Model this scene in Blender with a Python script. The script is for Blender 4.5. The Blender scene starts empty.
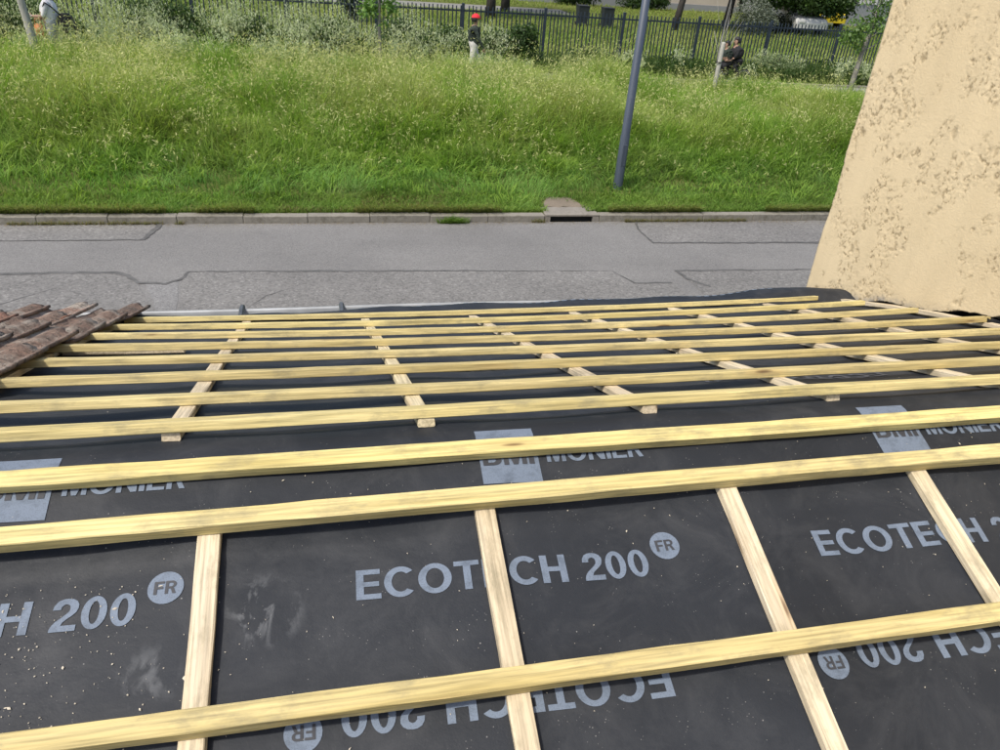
import bpy, bmesh, math, random
import numpy as np
from mathutils import Vector, Matrix, noise as mnoise
from mathutils.geometry import tessellate_polygon
R = math.radians
random.seed(7); rng = np.random.default_rng(11)
S = bpy.context.scene
COL = S.collection

# ------------------------------------------------------------------ camera
CAM_Z = 4.4
cd = bpy.data.cameras.new('camera'); cam = bpy.data.objects.new('camera', cd); COL.objects.link(cam)
cam.matrix_world = Matrix(((0.97671269, 0.04757892, -0.20920937, 0.0),
                           (-0.20327554, 0.51716744, -0.83139455, 0.0),
                           (0.06863942, 0.85456075, 0.51479564, CAM_Z), (0, 0, 0, 1)))
cd.sensor_width = 36.0; cd.lens = 27.0; cd.clip_start = 0.05; cd.clip_end = 2000.0
S.camera = cam
# ------------------------------------------------------------------ light
SUN_EL, SUN_AZ = 58.0, 238.0          # azimuth clockwise from +Y (the street side): behind the camera, a little left
W = bpy.data.worlds.new('World'); S.world = W; W.use_nodes = True
nt = W.node_tree; bg = nt.nodes['Background']
sky = nt.nodes.new('ShaderNodeTexSky'); sky.sky_type = 'NISHITA'; sky.sun_disc = False
sky.sun_elevation = R(SUN_EL); sky.sun_rotation = R(SUN_AZ); sky.air_density = 1.0; sky.dust_density = 3.0; sky.ozone_density = 1.0
nt.links.new(sky.outputs[0], bg.inputs[0]); bg.inputs[1].default_value = 0.145
sd = bpy.data.lights.new('sun', 'SUN'); sun = bpy.data.objects.new('sun', sd); COL.objects.link(sun)
sd.energy = 2.8; sd.angle = R(4.0); sd.color = (1.0, 0.945, 0.85)
_d = Vector((math.sin(R(SUN_AZ)) * math.cos(R(SUN_EL)), math.cos(R(SUN_AZ)) * math.cos(R(SUN_EL)), math.sin(R(SUN_EL))))
sun.rotation_euler = _d.to_track_quat('Z', 'Y').to_euler()
vs = S.view_settings; vs.view_transform = 'Standard'; vs.look = 'None'; vs.gamma = 1.0; vs.exposure = 0.45; vs.use_curve_mapping = False
S.render.engine = 'CYCLES'
S.cycles.use_denoising = True
S.cycles.max_bounces = 8; S.cycles.transparent_max_bounces = 8

# ------------------------------------------------------------------ object helpers
def tag(o, label=None, cat=None, group=None, kind=None):
    if label: o['label'] = label
    if cat: o['category'] = cat
    if group: o['group'] = group
    if kind: o['kind'] = kind
    return o
def link(name, me, mat=None, parent=None, smooth=False):
    if mat is not None:
        me.materials.clear()
        for m in (mat if isinstance(mat, (list, tuple)) else [mat]): me.materials.append(m)
    if smooth:
        me.polygons.foreach_set('use_smooth', np.ones(len(me.polygons), bool))
    o = bpy.data.objects.new(name, me); COL.objects.link(o)
    if parent is not None: o.parent = parent
    return o
def empty(name, loc=(0, 0, 0), rz=0.0):
    o = bpy.data.objects.new(name, None); COL.objects.link(o); o.location = loc; o.rotation_euler = (0, 0, rz)
    o.empty_display_size = 0.2
    return o
def bm_mesh(bm, name='mesh'):
    me = bpy.data.meshes.new(name); bm.to_mesh(me); bm.free(); return me
def np_mesh(name, V, F, col=None):
    """V (n,3), F (m,3) triangles, col (n,3) optional per-vertex colour"""
    me = bpy.data.meshes.new(name)
    n, m = len(V), len(F)
    me.vertices.add(n); me.vertices.foreach_set('co', np.ascontiguousarray(V, np.float32).ravel())
    me.loops.add(m * 3); me.loops.foreach_set('vertex_index', np.ascontiguousarray(F, np.int32).ravel())
    me.polygons.add(m); me.polygons.foreach_set('loop_start', np.arange(0, m * 3, 3, dtype=np.int32))
    me.polygons.foreach_set('loop_total', np.full(m, 3, np.int32))
    if col is not None:
        a = me.color_attributes.new('Col', 'FLOAT_COLOR', 'POINT')
        c4 = np.ones((n, 4), np.float32); c4[:, :3] = col
        a.data.foreach_set('color', c4.ravel())
    me.update(calc_edges=True); me.validate()
    return me
def grid_mesh(name, P):
    """P (a,b,3) array of points -> quad grid"""
    a, b = P.shape[:2]; V = P.reshape(-1, 3)
    i = np.arange(a * b).reshape(a, b)
    q = np.stack([i[:-1, :-1], i[1:, :-1], i[1:, 1:], i[:-1, 1:]], -1).reshape(-1, 4)
    me = bpy.data.meshes.new(name)
    me.vertices.add(len(V)); me.vertices.foreach_set('co', np.ascontiguousarray(V, np.float32).ravel())
    me.loops.add(len(q) * 4); me.loops.foreach_set('vertex_index', q.astype(np.int32).ravel())
    me.polygons.add(len(q)); me.polygons.foreach_set('loop_start', np.arange(0, len(q) * 4, 4, dtype=np.int32))
    me.polygons.foreach_set('loop_total', np.full(len(q), 4, np.int32))
    me.update(calc_edges=True); return me
def box(bm, x0, x1, y0, y1, z0, z1, mi=0):
    v = [bm.verts.new(p) for p in ((x0, y0, z0), (x1, y0, z0), (x1, y1, z0), (x0, y1, z0), (x0, y0, z1), (x1, y0, z1), (x1, y1, z1), (x0, y1, z1))]
    for f in ((3, 2, 1, 0), (4, 5, 6, 7), (0, 1, 5, 4), (1, 2, 6, 5), (2, 3, 7, 6), (3, 0, 4, 7)):
        bm.faces.new([v[k] for k in f]).material_index = mi
def box_mesh(*a, bev=0.0):
    bm = bmesh.new(); box(bm, *a)
    if bev: bmesh.ops.bevel(bm, geom=bm.edges[:], offset=bev, segments=1, affect='EDGES')
    return bm_mesh(bm)
def tube(bm, pts, rad, n=8, cap=True):
    """tapered tube through pts"""
    pts = [Vector(p) for p in pts]
    if not hasattr(rad, '__len__'): rad = [rad] * len(pts)
    rings = []; u = None
    for i, p in enumerate(pts):
        t = (pts[min(i + 1, len(pts) - 1)] - pts[max(i - 1, 0)]).normalized()
        if u is None:
            u = t.cross(Vector((0, 0, 1))) if abs(t.z) < 0.9 else t.cross(Vector((1, 0, 0)))
        u = (u - t * u.dot(t)).normalized(); w = t.cross(u)
        rings.append([bm.verts.new(p + (u * math.cos(2 * math.pi * k / n) + w * math.sin(2 * math.pi * k / n)) * rad[i]) for k in range(n)])
    for a, b in zip(rings, rings[1:]):
        for k in range(n): bm.faces.new((a[k], a[(k + 1) % n], b[(k + 1) % n], b[k]))
    if cap:
        bm.faces.new(rings[0][::-1]); bm.faces.new(rings[-1])
def tube_mesh(pts, rad, n=8):
    bm = bmesh.new(); tube(bm, pts, rad, n); bmesh.ops.recalc_face_normals(bm, faces=bm.faces); return bm_mesh(bm)

def _h(ix, iy, s):
    v = (ix * 374761393 + iy * 668265263 + s * 1274126177) & 0x7fffffff
    v = ((v ^ (v >> 13)) * 1274126177) & 0x7fffffff
    return ((v ^ (v >> 16)) & 0xffff) / 65535.0
def vn(x, y, s=0):
    x = np.asarray(x, float); y = np.asarray(y, float)
    ix = np.floor(x).astype(np.int64); iy = np.floor(y).astype(np.int64); fx = x - ix; fy = y - iy
    fx = fx * fx * (3 - 2 * fx); fy = fy * fy * (3 - 2 * fy)
    return (_h(ix, iy, s) * (1 - fx) + _h(ix + 1, iy, s) * fx) * (1 - fy) + (_h(ix, iy + 1, s) * (1 - fx) + _h(ix + 1, iy + 1, s) * fx) * fy
def fbm(x, y, s=0, o=4):
    t = 0; a = 0.5; n = 0
    for k in range(o):
        t = t + a * vn(x * 2 ** k, y * 2 ** k, s + k * 17); n += a; a *= 0.5
    return t / n
def sstep(a, b, x):
    t = np.clip((np.asarray(x, float) - a) / (b - a), 0, 1); return t * t * (3 - 2 * t)

# ------------------------------------------------------------------ material helpers
class MT:
    def __init__(s, name):
        s.m = bpy.data.materials.new(name); s.m.use_nodes = True; s.t = s.m.node_tree
        s.p = s.t.nodes['Principled BSDF']; s.out = s.t.nodes['Material Output']; s._c = None
    def n(s, typ, **k):
        nd = s.t.nodes.new(typ)
        for a, b in k.items(): setattr(nd, a, b)
        return nd
    def l(s, a, b): s.t.links.new(a, b)
    def coord(s, kind='Object', scale=None):
        if s._c is None: s._c = s.n('ShaderNodeTexCoord')
        o = s._c.outputs[kind]
        if scale is not None:
            mp = s.n('ShaderNodeMapping'); mp.inputs['Scale'].default_value = scale; s.l(o, mp.inputs[0]); o = mp.outputs[0]
        return o
    def noise(s, sc, det=4, rough=0.55, vec=None, dist=0.0):
        nd = s.n('ShaderNodeTexNoise'); nd.inputs['Scale'].default_value = sc; nd.inputs['Detail'].default_value = det
        nd.inputs['Roughness'].default_value = rough; nd.inputs['Distortion'].default_value = dist
        s.l(vec if vec is not None else s.coord(), nd.inputs['Vector']); return nd.outputs['Fac']
    def vor(s, sc, vec=None, feat='F1', out='Distance', rnd=1.0):
        nd = s.n('ShaderNodeTexVoronoi', feature=feat); nd.inputs['Scale'].default_value = sc; nd.inputs['Randomness'].default_value = rnd
        s.l(vec if vec is not None else s.coord(), nd.inputs['Vector']); return nd.outputs[out]
    def ramp(s, fac, *st):
        nd = s.n('ShaderNodeValToRGB'); e = nd.color_ramp.elements
        while len(e) < len(st): e.new(0.5)
        for k, (p, c) in enumerate(st):
            e[k].position = p; e[k].color = (*c, 1) if hasattr(c, '__len__') else (c, c, c, 1)
        s.l(fac, nd.inputs[0]); return nd.outputs[0]
    def mix(s, fac, a, b, mode='MIX'):
        nd = s.n('ShaderNodeMix', data_type='RGBA', blend_type=mode)
        for q, v in ((0, fac), (6, a), (7, b)):
            sock = nd.inputs[q]
            if isinstance(v, (int, float)): sock.default_value = v if q == 0 else (v, v, v, 1)
            elif isinstance(v, (tuple, list)): sock.default_value = (*v, 1)
            else: s.l(v, sock)
        return nd.outputs[2]
    def math(s, op, a, b=None):
        nd = s.n('ShaderNodeMath', operation=op)
        for sock, v in ((nd.inputs[0], a), (nd.inputs[1], b)):
            if v is None: continue
            if isinstance(v, (int, float)): sock.default_value = v
            else: s.l(v, sock)
        return nd.outputs[0]
    def bump(s, h, strength=0.3, dist=0.01, nrm=None):
        nd = s.n('ShaderNodeBump'); nd.inputs['Strength'].default_value = strength; nd.inputs['Distance'].default_value = dist
        s.l(h, nd.inputs['Height'])
        if nrm is not None: s.l(nrm, nd.inputs['Normal'])
        return nd.outputs[0]
    def fin(s, color, rough=0.7, normal=None, spec=0.5, metal=0.0):
        for k, v in (('Base Color', color), ('Roughness', rough), ('Metallic', metal)):
            if isinstance(v, (int, float)): s.p.inputs[k].default_value = v
            elif isinstance(v, (tuple, list)): s.p.inputs[k].default_value = (*v, 1)
            else: s.l(v, s.p.inputs[k])
        s.p.inputs['Specular IOR Level'].default_value = spec
        if normal is not None: s.l(normal, s.p.inputs['Normal'])
        return s.m
def plain(name, c, rough=0.6, var=0.15, sc=8.0, metal=0.0, spec=0.5):
    m = MT(name); f = m.noise(sc, 5)
    lo = tuple(x * (1 - var) for x in c); hi = tuple(min(1, x * (1 + var)) for x in c)
    return m.fin(m.ramp(f, (0.3, lo), (0.7, hi)), rough, m.bump(f, 0.15, 0.005), spec, metal)

def wood(name, c_lo, c_hi, axis):
    m = MT(name)
    oi = m.n('ShaderNodeObjectInfo')
    off = m.n('ShaderNodeVectorMath', operation='SCALE'); off.inputs[0].default_value = (13.1, 7.7, 5.3); m.l(oi.outputs['Random'], off.inputs['Scale'])
    add = m.n('ShaderNodeVectorMath', operation='ADD'); m.l(m.coord(), add.inputs[0]); m.l(off.outputs[0], add.inputs[1])
    def scl(v):
        mp = m.n('ShaderNodeMapping'); mp.inputs['Scale'].default_value = v; m.l(add.outputs[0], mp.inputs[0]); return mp.outputs[0]
    A = (1.3, 34, 34) if axis == 0 else (34, 1.3, 34)
    B = (5, 150, 150) if axis == 0 else (150, 5, 150)
    C = (9.0, 20, 20) if axis == 0 else (20, 9.0, 20)
    g1 = m.noise(1.0, 5, 0.6, scl(A), 0.8); g2 = m.noise(1.0, 3, 0.6, scl(B))
    col = m.ramp(g1, (0.25, c_lo), (0.75, c_hi))
    fine = m.ramp(g2, (0.3, 0.55), (0.60, 1.0)); col = m.mix(0.95, col, fine, 'MULTIPLY')
    # broad tone change along the length and between pieces
    big = m.noise(2.2, 2, 0.5, add.outputs[0]); col = m.mix(0.55, col, m.ramp(big, (0.3, (0.84, 0.80, 0.74)), (0.7, (1.06, 1.06, 1.0))), 'MULTIPLY')
    rnd = m.ramp(oi.outputs['Random'], (0.0, (0.86, 0.82, 0.78)), (0.5, (0.98, 0.95, 0.95)), (1.0, (1.03, 1.02, 0.86))); col = m.mix(1.0, col, rnd, 'MULTIPLY')
    # knots
    kv = m.vor(1.0, scl((2.0, 12, 12) if axis == 0 else (12, 2.0, 12)))
    kn = m.ramp(kv, (0.05, 1.0), (0.085, 0.0)); ring = m.ramp(kv, (0.08, 0.50), (0.20, 0.0))
    col = m.mix(m.math('MULTIPLY', ring, 0.55), col, (0.36, 0.20, 0.07)); col = m.mix(m.math('MULTIPLY', kn, 0.85), col, (0.11, 0.055, 0.025))
    # dirt streaks
    dn = m.noise(1.0, 6, 0.7, scl(C)); dirt = m.ramp(dn, (0.50, 0.0), (0.72, 0.66)); col = m.mix(dirt, col, (0.20, 0.18, 0.115))
    h = m.math('ADD', m.math('MULTIPLY', g1, 0.5), g2)
    return m.fin(col, 0.72, m.bump(h, 0.55, 0.003), 0.25)

M = {}
M['batten'] = wood('treated_pine_yellow', (0.54, 0.45, 0.19), (0.77, 0.68, 0.37), 0)
M['cbatten'] = wood('pale_pine', (0.60, 0.515, 0.36), (0.76, 0.685, 0.53), 1)
M['endgrain'] = plain('pine_end_grain', (0.52, 0.33, 0.15), 0.8, 0.25, 60)

def underlay_mat():
    m = MT('black_underlay'); o = m.coord()
    a = m.noise(2.3, 6, 0.6); b = m.noise(260, 2, 0.5)
    col = m.ramp(a, (0.3, (0.011, 0.0135, 0.018)), (0.72, (0.020, 0.023, 0.029)))
    # rubbed dusty film
    film = m.ramp(m.noise(5.5, 8, 0.72, None, 0.6), (0.46, 0.0), (0.76, 0.45)); col = m.mix(film, col, (0.066, 0.068, 0.072))
    # crumbs of dust and mortar at several sizes
    for sc, r, thr in ((55, 0.085, 0.56), (120, 0.13, 0.54), (26, 0.045, 0.60)):
        d = m.ramp(m.vor(sc), (r * 0.6, 1.0), (r, 0.0)); k = m.ramp(m.noise(sc * 0.16, 3, 0.6), (thr, 0.0), (thr + 0.12, 0.75))
        col = m.mix(m.math('MULTIPLY', d, k), col, (0.36, 0.35, 0.33))
    # two chalky boot smears
    for cx, cy, cz, rad in ((-0.165, 1.083, 3.218, 0.085), (-0.37, 0.985, 3.186, 0.070)):
        sub = m.n('ShaderNodeVectorMath', operation='DISTANCE'); m.l(o, sub.inputs[0]); sub.inputs[1].default_value = (cx, cy, cz)
        msk = m.ramp(sub.outputs['Value'], (rad * 0.35, 1.0), (rad, 0.0))
        st = m.ramp(m.noise(24, 5, 0.6, m.coord('Object', (1.0, 0.55, 1)), 0.6), (0.50, 0.0), (0.64, 0.50 if cx > -.3 else 0.22))
        col = m.mix(m.math('MULTIPLY', msk, st), col, (0.26, 0.27, 0.28))
    rough = m.ramp(a, (0.3, 0.55), (0.7, 0.70))
    nb = m.bump(b, 0.25, 0.001); nb = m.bump(m.noise(11, 5, 0.6), 0.35, 0.006, nb); nb = m.bump(m.noise(1.0, 4, 0.6, m.coord('Object', (2.5, 6, 6)), 0.4), 0.22, 0.012, nb)
    return m.fin(col, rough, nb, 0.35)
M['underlay'] = underlay_mat()
def print_mat():
    m = MT('grey_print'); w = m.noise(28, 7, 0.7); dots = m.noise(420, 1, 0.5)
    col = m.ramp(w, (0.30, (0.092, 0.115, 0.150)), (0.52, (0.145, 0.180, 0.235)))
    col = m.mix(m.ramp(dots, (0.55, 0.0), (0.62, 0.30)), col, (0.06, 0.065, 0.075))
    return m.fin(col, 0.6, None, 0.3)
M['print'] = print_mat()
M['print_dark'] = plain('dark_print', (0.035, 0.037, 0.044), 0.6, 0.2, 30)
M['print_faint'] = plain('faint_print', (0.06, 0.064, 0.074), 0.6, 0.3, 30)
def asphalt(name, lo, hi, agg, bstr):
    m = MT(name)
    a = m.noise(0.55, 6, 0.6); b = m.vor(agg, None, 'F1', 'Color'); sp = m.n('ShaderNodeSeparateColor'); m.l(b, sp.inputs[0])
    col = m.ramp(a, (0.30, lo), (0.72, hi))
    col = m.mix(0.55, col, m.ramp(sp.outputs[0], (0.0, 0.45), (0.5, 0.95), (0.93, 1.15), (1.0, 1.7)), 'MULTIPLY')
    # tyre-darkened lanes and oil blots
    ln = m.noise(1.0, 4, 0.55, m.coord('Object', (0.10, 1.3, 1))); col = m.mix(0.6, col, m.ramp(ln, (0.3, 0.86), (0.7, 1.08)), 'MULTIPLY')
    bl = m.ramp(m.noise(2.1, 4, 0.6), (0.66, 0.0), (0.80, 0.35)); col = m.mix(bl, col, (0.05, 0.05, 0.05))
    wv = m.n('ShaderNodeVectorMath', operation='ADD'); wn = m.n('ShaderNodeTexNoise'); wn.inputs['Scale'].default_value = 1.6; wn.inputs['Detail'].default_value = 5; m.l(m.coord(), wn.inputs['Vector']); m.l(m.coord(), wv.inputs[0]); m.l(wn.outputs['Color'], wv.inputs[1]); cr = m.vor(0.55, wv.outputs[0], 'DISTANCE_TO_EDGE'); ck = m.math('MULTIPLY', m.ramp(cr, (0.004, 1.0), (0.012, 0.0)), m.ramp(m.noise(0.45, 2), (0.55, 0.0), (0.70, 0.30)))
    col = m.mix(ck, col, (0.09, 0.088, 0.085))
    return m.fin(col, 0.85, m.bump(sp.outputs[1], bstr, 0.006), 0.3)
M['asphalt'] = asphalt('smooth_asphalt', (0.160, 0.156, 0.150), (0.202, 0.197, 0.188), 95, 0.25)
M['asphalt_coarse'] = asphalt('coarse_asphalt', (0.155, 0.150, 0.143), (0.204, 0.198, 0.187), 38, 0.7)
M['asphalt_patch'] = asphalt('patched_asphalt', (0.175, 0.172, 0.168), (0.215, 0.212, 0.206), 60, 0.35)
M['tar'] = plain('tar_seam', (0.092, 0.090, 0.086), 0.8, 0.3, 6)
def concrete(name, c, dirt=0.5):
    m = MT(name); a = m.noise(3.0, 7, 0.65); b = m.noise(40, 4, 0.6)
    col = m.ramp(a, (0.3, tuple(x * 0.72 for x in c)), (0.72, c)); col = m.mix(0.5, col, m.ramp(b, (0.3, 0.75), (0.7, 1.1)), 'MULTIPLY')
    st = m.ramp(m.noise(6, 6, 0.7, None, 0.5), (0.52, 0.0), (0.75, dirt)); col = m.mix(st, col, (0.10, 0.09, 0.065))
    return m.fin(col, 0.88, m.bump(b, 0.4, 0.004), 0.3)
M['kerb'] = concrete('kerb_concrete', (0.26, 0.242, 0.205), 1.0)
M['concrete'] = concrete('drain_concrete', (0.27, 0.245, 0.21), 0.8)
M['grit'] = concrete('gravelly_earth', (0.22, 0.18, 0.135), 0.6)
M['dark'] = plain('drain_shade_black', (0.01, 0.01, 0.01), 0.9, 0.2)
M['path'] = concrete('path_gravel', (0.36, 0.35, 0.325), 0.2)
M['path_far'] = concrete('far_path_gravel', (0.24, 0.235, 0.21), 0.4)
def soil():
    m = MT('grassy_soil'); a = m.noise(0.35, 6, 0.6); b = m.noise(7, 6, 0.7); c = m.noise(60, 3, 0.6)
    col = m.ramp(a, (0.3, (0.075, 0.105, 0.022)), (0.7, (0.135, 0.155, 0.040)))
    col = m.mix(m.ramp(b, (0.45, 0.0), (0.72, 0.8)), col, (0.105, 0.086, 0.045)); col = m.mix(0.5, col, m.ramp(c, (0.3, 0.6), (0.7, 1.25)), 'MULTIPLY')
    return m.fin(col, 0.95, m.bump(c, 0.6, 0.03), 0.1)
M['soil'] = soil()
def leafy(name, trans=0.35, spec=0.25, rough=0.55, gain=1.0):
    m = MT(name); at = m.n('ShaderNodeAttribute', attribute_name='Col'); c = at.outputs['Color'] if gain == 1.0 else m.mix(1.0, at.outputs['Color'], gain, 'MULTIPLY')
    m.fin(c, rough, None, spec)
    tr = m.n('ShaderNodeBsdfTranslucent'); m.l(m.mix(1.0, c, (1.15, 1.2, 0.7), 'MULTIPLY'), tr.inputs[0])
    mx = m.n('ShaderNodeMixShader'); mx.inputs[0].default_value = trans
    m.l(m.p.outputs[0], mx.inputs[1]); m.l(tr.outputs[0], mx.inputs[2]); m.l(mx.outputs[0], m.out.inputs[0]); return m.m
M['grass'] = leafy('grass_blades', 0.48, 0.2, 0.6, 1.38); M['leaf'] = leafy('leaves', 0.3, 0.35, 0.5)
def bark(name, lo, hi):
    m = MT(name); a = m.noise(1, 6, 0.65, m.coord('Object', (18, 18, 3.5))); b = m.noise(1, 4, 0.6, m.coord('Object', (60, 60, 14)))
    return m.fin(m.mix(0.5, m.ramp(a, (0.3, lo), (0.7, hi)), m.ramp(b, (0.3, 0.6), (0.7, 1.2)), 'MULTIPLY'), 0.9, m.bump(a, 0.6, 0.02), 0.2)
M['bark'] = bark('grey_bark', (0.13, 0.12, 0.10), (0.30, 0.285, 0.245)); M['bark_dark'] = bark('dark_bark', (0.028, 0.026, 0.024), (0.07, 0.062, 0.054))
M['bark_pale'] = bark('pale_bark', (0.26, 0.25, 0.22), (0.47, 0.455, 0.41))
M['stake'] = bark('weathered_stake', (0.30, 0.285, 0.25), (0.47, 0.455, 0.41))
def pole_mat():
    m = MT('blue_grey_painted_steel'); a = m.noise(1, 5, 0.6, m.coord('Object', (8, 8, 1.2))); s = m.ramp(m.noise(1, 5, 0.7, m.coord('Object', (30, 30, 9))), (0.68, 0.0), (0.74, 0.7))
    col = m.mix(s, m.ramp(a, (0.3, (0.045, 0.058, 0.082)), (0.7, (0.064, 0.080, 0.108))), (0.30, 0.31, 0.33))
    return m.fin(col, 0.45, m.bump(a, 0.1, 0.004), 0.5)
M['pole'] = pole_mat()
M['fence'] = plain('dark_blue_fence_paint', (0.014, 0.024, 0.038), 0.55, 0.3, 3)
M['zinc'] = plain('pale_zinc', (0.32, 0.335, 0.345), 0.6, 0.25, 5, 0.2)
M['bracket'] = plain('gutter_bracket_metal', (0.10, 0.11, 0.12), 0.5, 0.3, 20, 0.4)
def clay():
    m = MT('weathered_clay_tile'); oi = m.n('ShaderNodeObjectInfo')
    off = m.n('ShaderNodeVectorMath', operation='SCALE'); off.inputs[0].default_value = (9.1, 4.7, 3.3); m.l(oi.outputs['Random'], off.inputs['Scale'])
    add = m.n('ShaderNodeVectorMath', operation='ADD'); m.l(m.coord(), add.inputs[0]); m.l(off.outputs[0], add.inputs[1]); v = add.outputs[0]
    a = m.noise(9, 7, 0.68, v); b = m.noise(45, 5, 0.7, v); c = m.noise(4, 5, 0.6, v)
    base = m.ramp(oi.outputs['Random'], (0.0, (0.20, 0.14, 0.11)), (0.45, (0.28, 0.185, 0.14)), (0.8, (0.22, 0.165, 0.135)), (1.0, (0.40, 0.20, 0.135)))
    col = m.mix(m.ramp(a, (0.40, 0.0), (0.62, 0.8)), base, (0.13, 0.105, 0.088))
    col = m.mix(m.ramp(c, (0.48, 0.0), (0.62, 0.9)), col, (0.42, 0.37, 0.31))
    col = m.mix(m.ramp(b, (0.54, 0.0), (0.64, 0.8)), col, (0.06, 0.052, 0.042)); col = m.mix(m.ramp(m.vor(70, v), (0.10, 0.7), (0.2, 0.0)), col, (0.45, 0.42, 0.35))
    return m.fin(col, 0.92, m.bump(m.math('ADD', a, b), 0.9, 0.02), 0.2)
M['clay'] = clay()
def render_coat():
    m = MT('ochre_render'); a = m.noise(1.1, 5, 0.6); b = m.noise(90, 4, 0.65); at = m.n('ShaderNodeAttribute', attribute_name='Col')
    sp = m.n('ShaderNodeSeparateColor'); m.l(at.outputs['Color'], sp.inputs[0])
    col = m.ramp(a, (0.3, (0.63, 0.505, 0.312)), (0.7, (0.69, 0.565, 0.362)))
    # darker brown in the pits of the crushed render, bare cement along the broken foot
    col = m.mix(m.math('MULTIPLY', sp.outputs[0], m.ramp(b, (0.30, 0.35), (0.60, 0.85))), col, (0.20, 0.145, 0.075))
    col = m.mix(0.5, col, m.ramp(m.noise(1, 6, 0.6, m.coord('Object', (9, 9, 1.1))), (0.3, 0.86), (0.7, 1.05)), 'MULTIPLY')
    col = m.mix(m.math('MULTIPLY', sp.outputs[1], m.ramp(m.noise(14, 5, 0.6), (0.42, 0.0), (0.55, 0.9))), col, (0.33, 0.30, 0.25))
    return m.fin(col, 0.9, m.bump(m.math('ADD', b, m.noise(24, 5, 0.7)), 0.5, 0.004), 0.2)
M['render'] = render_coat()
M['plaster'] = plain('ochre_plaster', (0.58, 0.43, 0.24), 0.9, 0.08, 3)
M['masonry'] = concrete('bare_masonry', (0.30, 0.27, 0.23), 0.5)
M['roof_far'] = plain('clay_roof', (0.28, 0.15, 0.09), 0.9, 0.25, 5)
M['beige_wall'] = plain('beige_wall_paint', (0.42, 0.37, 0.31), 0.9, 0.08, 0.7)
M['grey_wall'] = plain('grey_wall_paint', (0.22, 0.23, 0.24), 0.9, 0.1, 0.7)
M['bin'] = plain('dark_bin_plastic', (0.018, 0.022, 0.026), 0.5, 0.2)
M['glass'] = plain('dark_glass', (0.02, 0.025, 0.03), 0.1, 0.1)
M['white_paint'] = plain('white_car_paint', (0.50, 0.50, 0.48), 0.3, 0.04); M['yellow_paint'] = plain('yellow_car_paint', (0.70, 0.52, 0.03), 0.3, 0.05)
M['rubber'] = plain('tyre_rubber', (0.015, 0.015, 0.015), 0.8, 0.2); M['steel'] = plain('bare_steel', (0.45, 0.45, 0.46), 0.35, 0.1, 8, 0.8)
M['skin'] = plain('skin_tone', (0.34, 0.205, 0.145), 0.6, 0.06); M['hair'] = plain('black_hair', (0.010, 0.009, 0.008), 0.6, 0.3, 60)
M['white_cloth'] = plain('white_cloth', (0.70, 0.69, 0.68), 0.9, 0.06, 12); M['grey_cloth'] = plain('pale_grey_cloth', (0.45, 0.45, 0.48), 0.9, 0.18, 40)
M['pale_cloth'] = plain('off_white_cloth', (0.55, 0.53, 0.50), 0.9, 0.1, 12); M['black_cloth'] = plain('black_cloth', (0.012, 0.012, 0.014), 0.9, 0.3, 12)
M['red_cloth'] = plain('red_cloth', (0.62, 0.018, 0.03), 0.8, 0.08, 12); M['orange'] = plain('tan_orange_leather', (0.45, 0.16, 0.05), 0.6, 0.15, 12)
def camo():
    m = MT('dark_camouflage_cloth'); v = m.noise(11, 3, 0.5)
    return m.fin(m.ramp(v, (0.40, (0.014, 0.018, 0.016)), (0.48, (0.05, 0.065, 0.05)), (0.60, (0.02, 0.026, 0.024))), 0.9, None, 0.2)
M['camo'] = camo()

# ------------------------------------------------------------------ ground, road, kerb, path
KY0, KY1, KTOP = 12.10, 12.26, 0.125      # kerb front, back, top
def ground_z(x, y):
    x = np.asarray(x, float); y = np.asarray(y, float)
    z = np.where(y < KY1 - 0.05, -0.03, 0.105 + (0.65 - 0.105) * sstep(0, 1, np.clip((y - KY1) / (20.6 - KY1), 0, 1) * 0.86 + 0.07))
    z = np.where(y >= KY1 - 0.05, np.maximum(z, 0.10), z)
    nz = (fbm(x * 0.8, y * 0.8, 3) - 0.5) * 0.12 * sstep(KY1 + 0.2, 13.5, y) * (1 - sstep(19.6, 20.6, y))
    z = z + nz
    return np.where(y > 20.6, np.minimum(z, 0.65) * 0 + 0.65, z)
ys = np.concatenate([[-300, -100, -30, 0, 5, 10, KY1 - 0.10, KY1 - 0.02], np.arange(KY1 + 0.05, 21, 0.15), [22, 23, 24, 26, 30, 40, 60, 100, 200, 600]])
xs = np.concatenate([[-500, -200, -80, -40], np.arange(-20, 32, 0.4), [40, 60, 100, 200, 500]])
GX, GY = np.meshgrid(xs, ys, indexing='ij')
tag(link('ground', grid_mesh('ground', np.stack([GX, GY, ground_z(GX, GY)], -1)), M['soil'], None, True), kind='structure')
def sheet(name, x0, x1, y0, y1, z, mat, nx=1, ny=1):
    X, Y = np.meshgrid(np.linspace(x0, x1, nx + 1), np.linspace(y0, y1, ny + 1), indexing='ij')
    return tag(link(name, grid_mesh(name, np.stack([X, Y, np.full_like(X, z)], -1)), mat), kind='structure')
sheet('road', -160, 160, 5.6, KY0, 0.0, M['asphalt'])
sheet('pavement', -160, 160, -60, 5.4, 0.10, M['path'])
tag(link('near_kerb', box_mesh(-160, 160, 5.4, 5.6, -0.1, 0.12, bev=0.015), M['kerb']), kind='structure')
def ragged(poly, amp=0.02, step=0.12, seed=0):
    out = []; r = random.Random(seed)
    for (a, b) in zip(poly, poly[1:] + poly[:1]):
        L = math.dist(a, b); n = max(1, int(L / step))
        for k in range(n):
            f = k / n; out.append((a[0] + (b[0] - a[0]) * f + r.uniform(-amp, amp), a[1] + (b[1] - a[1]) * f + r.uniform(-amp, amp)))
    return out
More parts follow.
